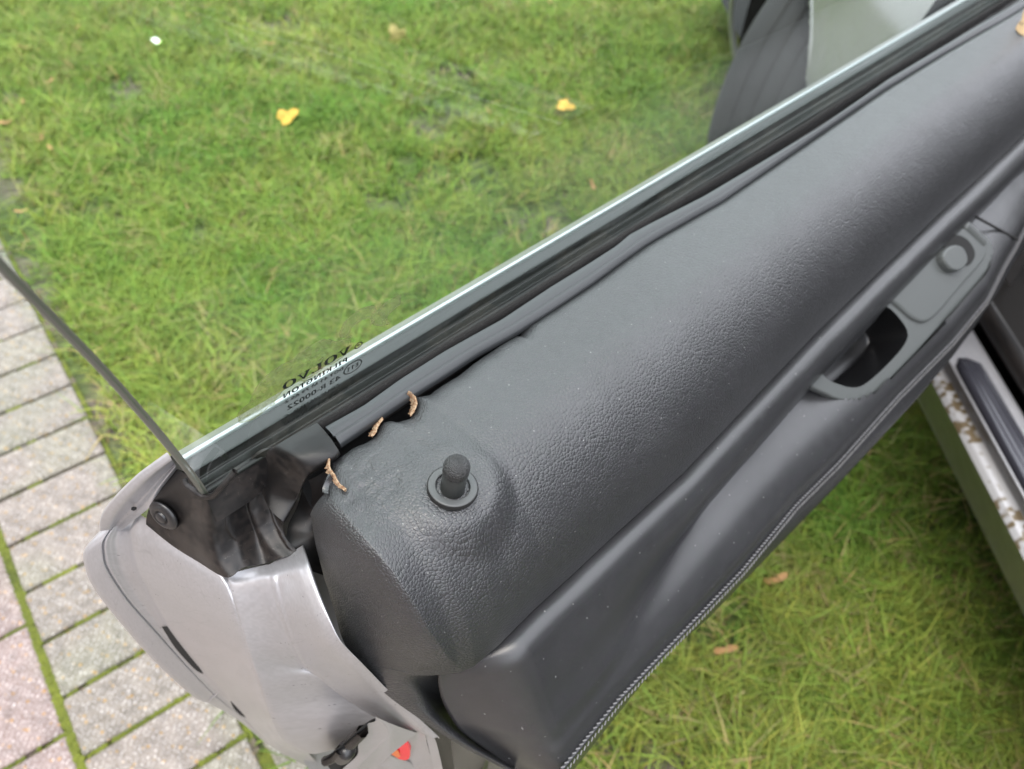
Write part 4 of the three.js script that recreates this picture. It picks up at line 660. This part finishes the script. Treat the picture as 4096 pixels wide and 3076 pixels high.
// ================================================================= the car beside the open door
{
  const F = V(-0.06, 0, -0.998).normalize(), Rt = V(-F.z, 0, F.x), base = carBase;
  const cp = (name, geo, mat, parent = car) => { if (parent === car) geo.translate(-base.x, -base.y, -base.z); else geo.translate(-base.x, -base.y, -base.z); return mesh(name, geo, mat, parent); };
  const Q = V(0.65, 0, -0.66), lat = p => p.clone().sub(Q).dot(Rt), fwd = p => p.clone().sub(Q).dot(F);
  const at = (l, f, y) => { const p = Q.clone().addScaledVector(Rt, l).addScaledVector(F, f); return [p.x, y, p.z]; };
  const run = (sec, f0, f1, n, o = {}) => gridGeo(sec.map(([l, y]) => Array.from({ length: n }, (_, j) => at(l, mix(f0, f1, j / (n - 1)), y))), { world: true, ...o });
  const L = (px, py, y) => lat(onGround(px, py, y));
  const lBot = L(3694, 1633, 0.2), lW0 = L(3809, 1633, 0.36), lW1 = L(3856, 1633, 0.362), lS0 = L(3914, 1633, 0.388), lS1 = L(4030, 1633, 0.39), lP1 = L(4066, 1633, 0.386);
  const dirt = speck(91, 26, 0.4, 0.42), dN = tnoise(30, 92), dN2 = tnoise(9, 93);
  const sillM = new THREE.MeshPhysicalMaterial({ map: scaled(tex(512, (u, v) => { const d = sm(0.52, 0.72, 0.55 * dN(u, v) + 0.45 * dN2(u, v)); return [toS(mix(0.5, 0.17, d)), toS(mix(0.5, 0.13, d)), toS(mix(0.51, 0.075, d))]; }, { srgb: true }), 4.5), roughness: 0.38, metalness: 0.25, clearcoat: 0.5, clearcoatRoughness: 0.15 });
  cp('sill_side', run([[lBot + 0.02, 0.17], [lBot, 0.2], [mix(lBot, lW0, 0.5), 0.285], [lW0 - 0.004, 0.352]], -1.2, 0.5, 60), M.paint);
  cp('sill_flange', run([[lW0 - 0.004, 0.352], [lW0, 0.359], [lW0 + 0.004, 0.361], [lW1 - 0.003, 0.362], [lW1, 0.364]], -0.80, 0.5, 60), sillM);
  cp('sill_step', run([[lW1, 0.364], [lW1 + 0.006, 0.372], [lS0 - 0.006, 0.384], [lS0, 0.386], [lP1, 0.386], [lP1 + 0.01, 0.38]], -1.2, 0.5, 60), M.paint);
  // scuff plate
  const fEnd = fwd(onGround(3850, 1425, 0.39)), w = lS1 - lS0, rows = [];
  const prof = [[0.0, 0.3865], [0.03, 0.392], [0.12, 0.3955], [0.30, 0.396], [0.33, 0.3945], [0.36, 0.396], [0.50, 0.3965], [0.53, 0.395], [0.56, 0.3965], [0.8, 0.396], [0.95, 0.393], [1.0, 0.3865]];
  for (const [t, y] of prof) rows.push(Array.from({ length: 70 }, (_, j) => { const f = mix(-1.1, fEnd, j / 69), e = clamp((fEnd - f) / 0.03), k = Math.sqrt(Math.max(0, 1 - (1 - e) * (1 - e))); return at(lS0 + w * mix(0.5, t, 0.35 + 0.65 * k), f, mix(0.3868, y, Math.min(1, e * 4))); }));
  const scuff = cp('scuff_plate', gridGeo(rows, { world: true }), new THREE.MeshPhysicalMaterial({ color: new THREE.Color().setRGB(0.035, 0.035, 0.045), roughness: 0.24, metalness: 0.2, clearcoat: 0.6, clearcoatRoughness: 0.1 }));
  cp('door_aperture_seal', new THREE.TubeGeometry(new THREE.CatmullRomCurve3([-1.1, -0.6, -0.2, 0.2, 0.5].map(f => V(...at(lP1 + 0.03, f, 0.40)))), 60, 0.016, 12), M.rubber);
  cp('carpet', run([[lP1 + 0.03, 0.39], [lP1 + 0.07, 0.36], [lP1 + 0.10, 0.28], [lP1 + 0.9, 0.26], [lP1 + 1.0, 0.5]], -1.4, 0.9, 20, {}), M.felt);
  cp('underbody', run([[lBot + 0.02, 0.17], [lBot + 0.3, 0.16], [lBot + 1.5, 0.16]], -2.2, 2.2, 10), M.voidBlack);
  // seat
  const seatG = (l0, l1, f0, f1, y0, y1) => { const G = []; for (let i = 0; i <= 20; i++) { const t = i / 20, row = []; for (let j = 0; j <= 24; j++) { const s = j / 24, ex = v => 1 - Math.pow(Math.abs(v * 2 - 1), 4); row.push(at(mix(l0, l1, t), mix(f0, f1, s), y0 + (y1 - y0) * Math.pow(Math.max(0, ex(t) * ex(s)), 0.35))); } G.push(row); } return gridGeo(G, { world: true }); };
  cp('seat_cushion', seatG(lP1 + 0.14, lP1 + 0.62, -0.75, -0.12, 0.3, 0.52), M.smoothHide);
  // front wing with wheel arch
  const wc = at(0.02, fwd(V(0.62, 0, -1.74)), 0.31), fW = fwd(V(0.62, 0, -1.74)), wingRows = [], wr = 0.36;
  const bulge = y => interp([[0.18, 0.03], [0.3, -0.02], [0.5, -0.062], [0.7, -0.055], [0.82, -0.02], [0.88, 0.06], [0.92, 0.4], [0.95, 0.75]], y);
  const ys = []; for (let y = 0.18; y < 0.951; y += 0.011) ys.push(y);
  for (const y of ys) wingRows.push(Array.from({ length: 220 }, (_, j) => { const f = mix(0.50, 1.75, j / 219), d = Math.hypot(f - fW, y - 0.31); return at(bulge(y), f, y); }));
  cp('front_wing', gridGeo(wingRows, { world: true, keep: (p, q) => { const c = V((p[0] + q[0]) / 2, 0, (p[2] + q[2]) / 2), d = Math.hypot(fwd(c) - fW, (p[1] + q[1]) / 2 - 0.31); return d > wr - 0.005 && !(fwd(c) > fW && (p[1] + q[1]) / 2 < 0.52); } }), M.paint);
  cp('arch_lip', new THREE.TubeGeometry(new THREE.CatmullRomCurve3(Array.from({ length: 20 }, (_, k) => { const t = -0.35 + k / 19 * (Math.PI + 0.7), y = 0.31 + wr * Math.sin(t); return V(...at(bulge(y) + 0.006, fW + wr * Math.cos(t), y)); })), 80, 0.008, 8), M.paint);
  cp('arch_liner', run([[0.0, 0.95]], 0, 1, 2).constructor === THREE.BufferGeometry ? gridGeo([0.02, 0.45].map(l => Array.from({ length: 30 }, (_, k) => { const t = -0.3 + k / 29 * (Math.PI + 0.6); return at(l, fW + (wr + 0.012) * Math.cos(t), 0.31 + (wr + 0.012) * Math.sin(t)); })), { world: true }) : null, M.voidBlack);
  // wheel, steered
  const wheel = new THREE.Group(); wheel.name = 'front_wheel'; car.add(wheel);
  const wcv = V(...at(0.105, fW, 0.312)).sub(base); wheel.position.copy(wcv); wheel.rotation.y = Math.atan2(-F.x, -F.z) - 0.8;
  const tp = [[0.21, -0.085], [0.235, -0.1], [0.265, -0.104], [0.29, -0.098], [0.305, -0.085], [0.311, -0.07], [0.3125, -0.045], [0.3085, -0.043], [0.3085, -0.036], [0.3125, -0.034], [0.3128, -0.006], [0.3085, -0.004], [0.3085, 0.004], [0.3128, 0.006], [0.3125, 0.034], [0.3085, 0.036], [0.3085, 0.043], [0.3125, 0.045], [0.311, 0.07], [0.305, 0.085], [0.29, 0.098], [0.265, 0.104], [0.235, 0.1], [0.21, 0.085]].map(p => new THREE.Vector2(...p));
  const tg = new THREE.LatheGeometry(tp, 72); tg.rotateZ(Math.PI / 2);
  mesh('tyre', tg, new THREE.MeshPhysicalMaterial({ color: new THREE.Color().setRGB(0.03, 0.03, 0.032), roughness: 0.75 }), wheel);
  const rg = new THREE.LatheGeometry([[0, 0.05], [0.05, 0.05], [0.07, 0.03], [0.17, 0.06], [0.2, 0.08], [0.212, 0.085], [0.2, 0.0]].map(p => new THREE.Vector2(...p)), 48); rg.rotateZ(Math.PI / 2);
  mesh('rim', rg, M.greyPlastic, wheel);
  // hinge pillar, rear quarter, roof: shade the cabin
  cp('hinge_pillar', run([[0.03, 0.17], [0.02, 0.45], [0.03, 0.85], [0.3, 0.86], [0.3, 0.2]], 0.44, 0.52, 4), M.paint);
  cp('rear_quarter', run([[0.03, 0.18], [-0.02, 0.3], [-0.06, 0.55], [-0.055, 0.75], [-0.02, 0.88], [0.10, 0.92], [0.6, 0.95]], -2.4, -0.80, 30), M.paint);
  cp('soft_top', run([[0.10, 0.90], [0.20, 1.16], [0.30, 1.32], [0.5, 1.39], [0.9, 1.41], [1.3, 1.36], [1.5, 1.0]], -1.9, -0.80, 20), M.softTop);
  cp('soft_top', run([[0.27, 1.28], [0.34, 1.35], [0.5, 1.395], [0.9, 1.415], [1.3, 1.36], [1.5, 1.0]], -0.795, 0.0, 20), M.softTop);
  cp('far_side', run([[1.5, 1.0], [1.62, 0.85], [1.66, 0.55], [1.6, 0.3], [1.5, 0.16]], -1.9, 1.2, 12), M.paint);
  cp('windscreen_pillar', new THREE.TubeGeometry(new THREE.CatmullRomCurve3([at(0.30, 0.0, 1.31), at(0.20, 0.3, 1.1), at(0.08, 0.62, 0.88)].map(p => V(...p))), 20, 0.025, 10), M.paint);
  cp('dashboard', run([[0.3, 0.5], [0.28, 0.8], [0.35, 0.9], [1.2, 0.9]], 0.3, 0.8, 10), M.blackPlastic);
}
// ================================================================= leaves and litter
{
  const leafGeo = (lobes, curl, sd) => { const n = 90, S = [V(0, 0, 0)], idx = [], pos = [0, 0, 0], uv = [0.5, 0.5]; const R = t => { const k = lobes ? 0.42 + 0.58 * Math.pow(Math.abs(Math.cos(t * lobes / 2)), 0.9) * (1 - 0.25 * Math.abs(Math.sin(t / 2))) + 0.05 * Math.sin(t * 17 + sd) : 0.35 + 0.65 * Math.pow(Math.abs(Math.cos(t)), 2.2); return k * (0.92 + 0.12 * nz(Math.cos(t) * 3 + sd, Math.sin(t) * 3)); };
    const rings = 5; for (let r = 1; r <= rings; r++) for (let i = 0; i < n; i++) { const t = i / n * Math.PI * 2, q = R(t) * r / rings, x = Math.cos(t) * q, z = Math.sin(t) * q * (lobes ? 0.95 : 0.6); pos.push(x, curl * (x * x * 0.5 + z * z * (0.7 + 0.5 * Math.sin(sd))) + 0.09 * nz(x * 2.5 + sd, z * 2.5, 2), z); uv.push(0.5 + x / 2, 0.5 + z / 2); }
    for (let i = 0; i < n; i++) { idx.push(0, 1 + (i + 1) % n, 1 + i); for (let r = 0; r < rings - 1; r++) { const a = 1 + r * n + i, b = 1 + r * n + (i + 1) % n; idx.push(a, b, a + n, b, b + n, a + n); } }
    const g = new THREE.BufferGeometry(); g.setAttribute('position', new THREE.Float32BufferAttribute(pos, 3)); g.setAttribute('uv', new THREE.Float32BufferAttribute(uv, 2)); g.setIndex(idx); g.computeVertexNormals(); return g; };
  const lfM = (c, s) => new THREE.MeshPhysicalMaterial({ map: tex(128, (u, v) => { const k = 0.85 + 0.3 * dustN2(u, v), sp = dustN2(v * 0.5, u * 0.5 + s) > 0.78 ? 0.6 : 1, ve = 1 + 0.18 * (Math.abs(v - 0.5) < 0.012 ? 1 : 0); return c.map(q => toS(q * k * sp * ve)); }, { srgb: true }), roughness: 0.6, side: THREE.DoubleSide });
  const yellow = lfM([0.62, 0.36, 0.045], 0.1), tan = lfM([0.36, 0.20, 0.075], 0.4), pale = lfM([0.62, 0.50, 0.22], 0.7);
  const put = (px, py, y, r, geo, mat, yaw, tilt, label, group, name = 'fallen_leaf') => { const p = onGround(px, py, y), m = mesh(numbered(name), geo, mat); m.scale.setScalar(r); m.position.copy(p); m.rotation.set(tilt, yaw, tilt * 0.7); setU(m, label, 'leaf', group); return m; };
  const yl = 'yellow fallen maple leaf lying on the lawn', yg = 'yellow leaves on the lawn';
  put(1150, 470, 0.036, 0.040, leafGeo(3, 0.35, 1), yellow, 0.6, 0.25, yl, yg);
  put(1588, 140, 0.044, 0.044, leafGeo(3, 0.4, 2.4), pale, 2.2, -0.9, 'pale yellow fallen maple leaf standing up out of the lawn');
  put(2260, 425, 0.036, 0.038, leafGeo(3, 0.5, 4.1), yellow, 4.0, 0.2, yl, yg);
  const bl = 'small curled brown leaf lying on the lawn', bg = 'small brown leaves on the lawn', bgeo = [leafGeo(0, 0.7, 1), leafGeo(0, 0.9, 3)];
  [[310, 110], [140, 205], [200, 325], [95, 412], [155, 540], [205, 595], [88, 845], [770, 63], [1080, 175], [160, 560], [2200, 10], [28, 490], [2370, 740], [1960, 450], [820, 25], [2900, 2600], [100, 190], [3100, 2320]].forEach(([x, y], k) => put(x, y, 0.03, 0.017 + 0.008 * rnd(), bgeo[k % 2], tan, rnd() * 6.3, (rnd() - 0.5) * 0.6, bl, bg));
  const sc = mesh('litter_scrap', (() => { const G = []; for (let i = 0; i < 5; i++) G.push(Array.from({ length: 8 }, (_, j) => [(j / 7 - 0.5) * 0.046, 0.006 * Math.sin(j * 0.9 + i * 0.3), (i / 4 - 0.5) * 0.02 * (1 - 0.4 * Math.pow(j / 3.5 - 1, 2))])); return gridGeo(G, { world: true, thick: 0.0006 }); })(), new THREE.MeshStandardMaterial({ map: tex(64, (u) => u * 21 > 0.6 ? [0.75, 0.95, 0.25] : [0.97, 0.99, 0.97], { srgb: true }), roughness: 0.5, side: THREE.DoubleSide }));
  sc.position.copy(onGround(630, 165, 0.036)); sc.rotation.y = -0.35; setU(sc, 'small white and lime scrap lying in the grass', 'scrap');
  // leaf caught on top of the door at its front end
  const w = PC(4112, 82, 0.006), dp = O.clone().addScaledVector(D, w[0]).addScaledVector(Nn, w[1]).addScaledVector(Uu, w[2]);
  const dl = mesh(numbered('fallen_leaf'), leafGeo(0, 0.6, 6), lfM([0.26, 0.17, 0.075], 0.2)); dl.scale.setScalar(0.032); dl.position.copy(dp); dl.rotation.set(0.25, 1.1, 0.2); setU(dl, 'dry tan leaf caught on top of the door trim', 'leaf');
}
renderer.render(scene, camera);
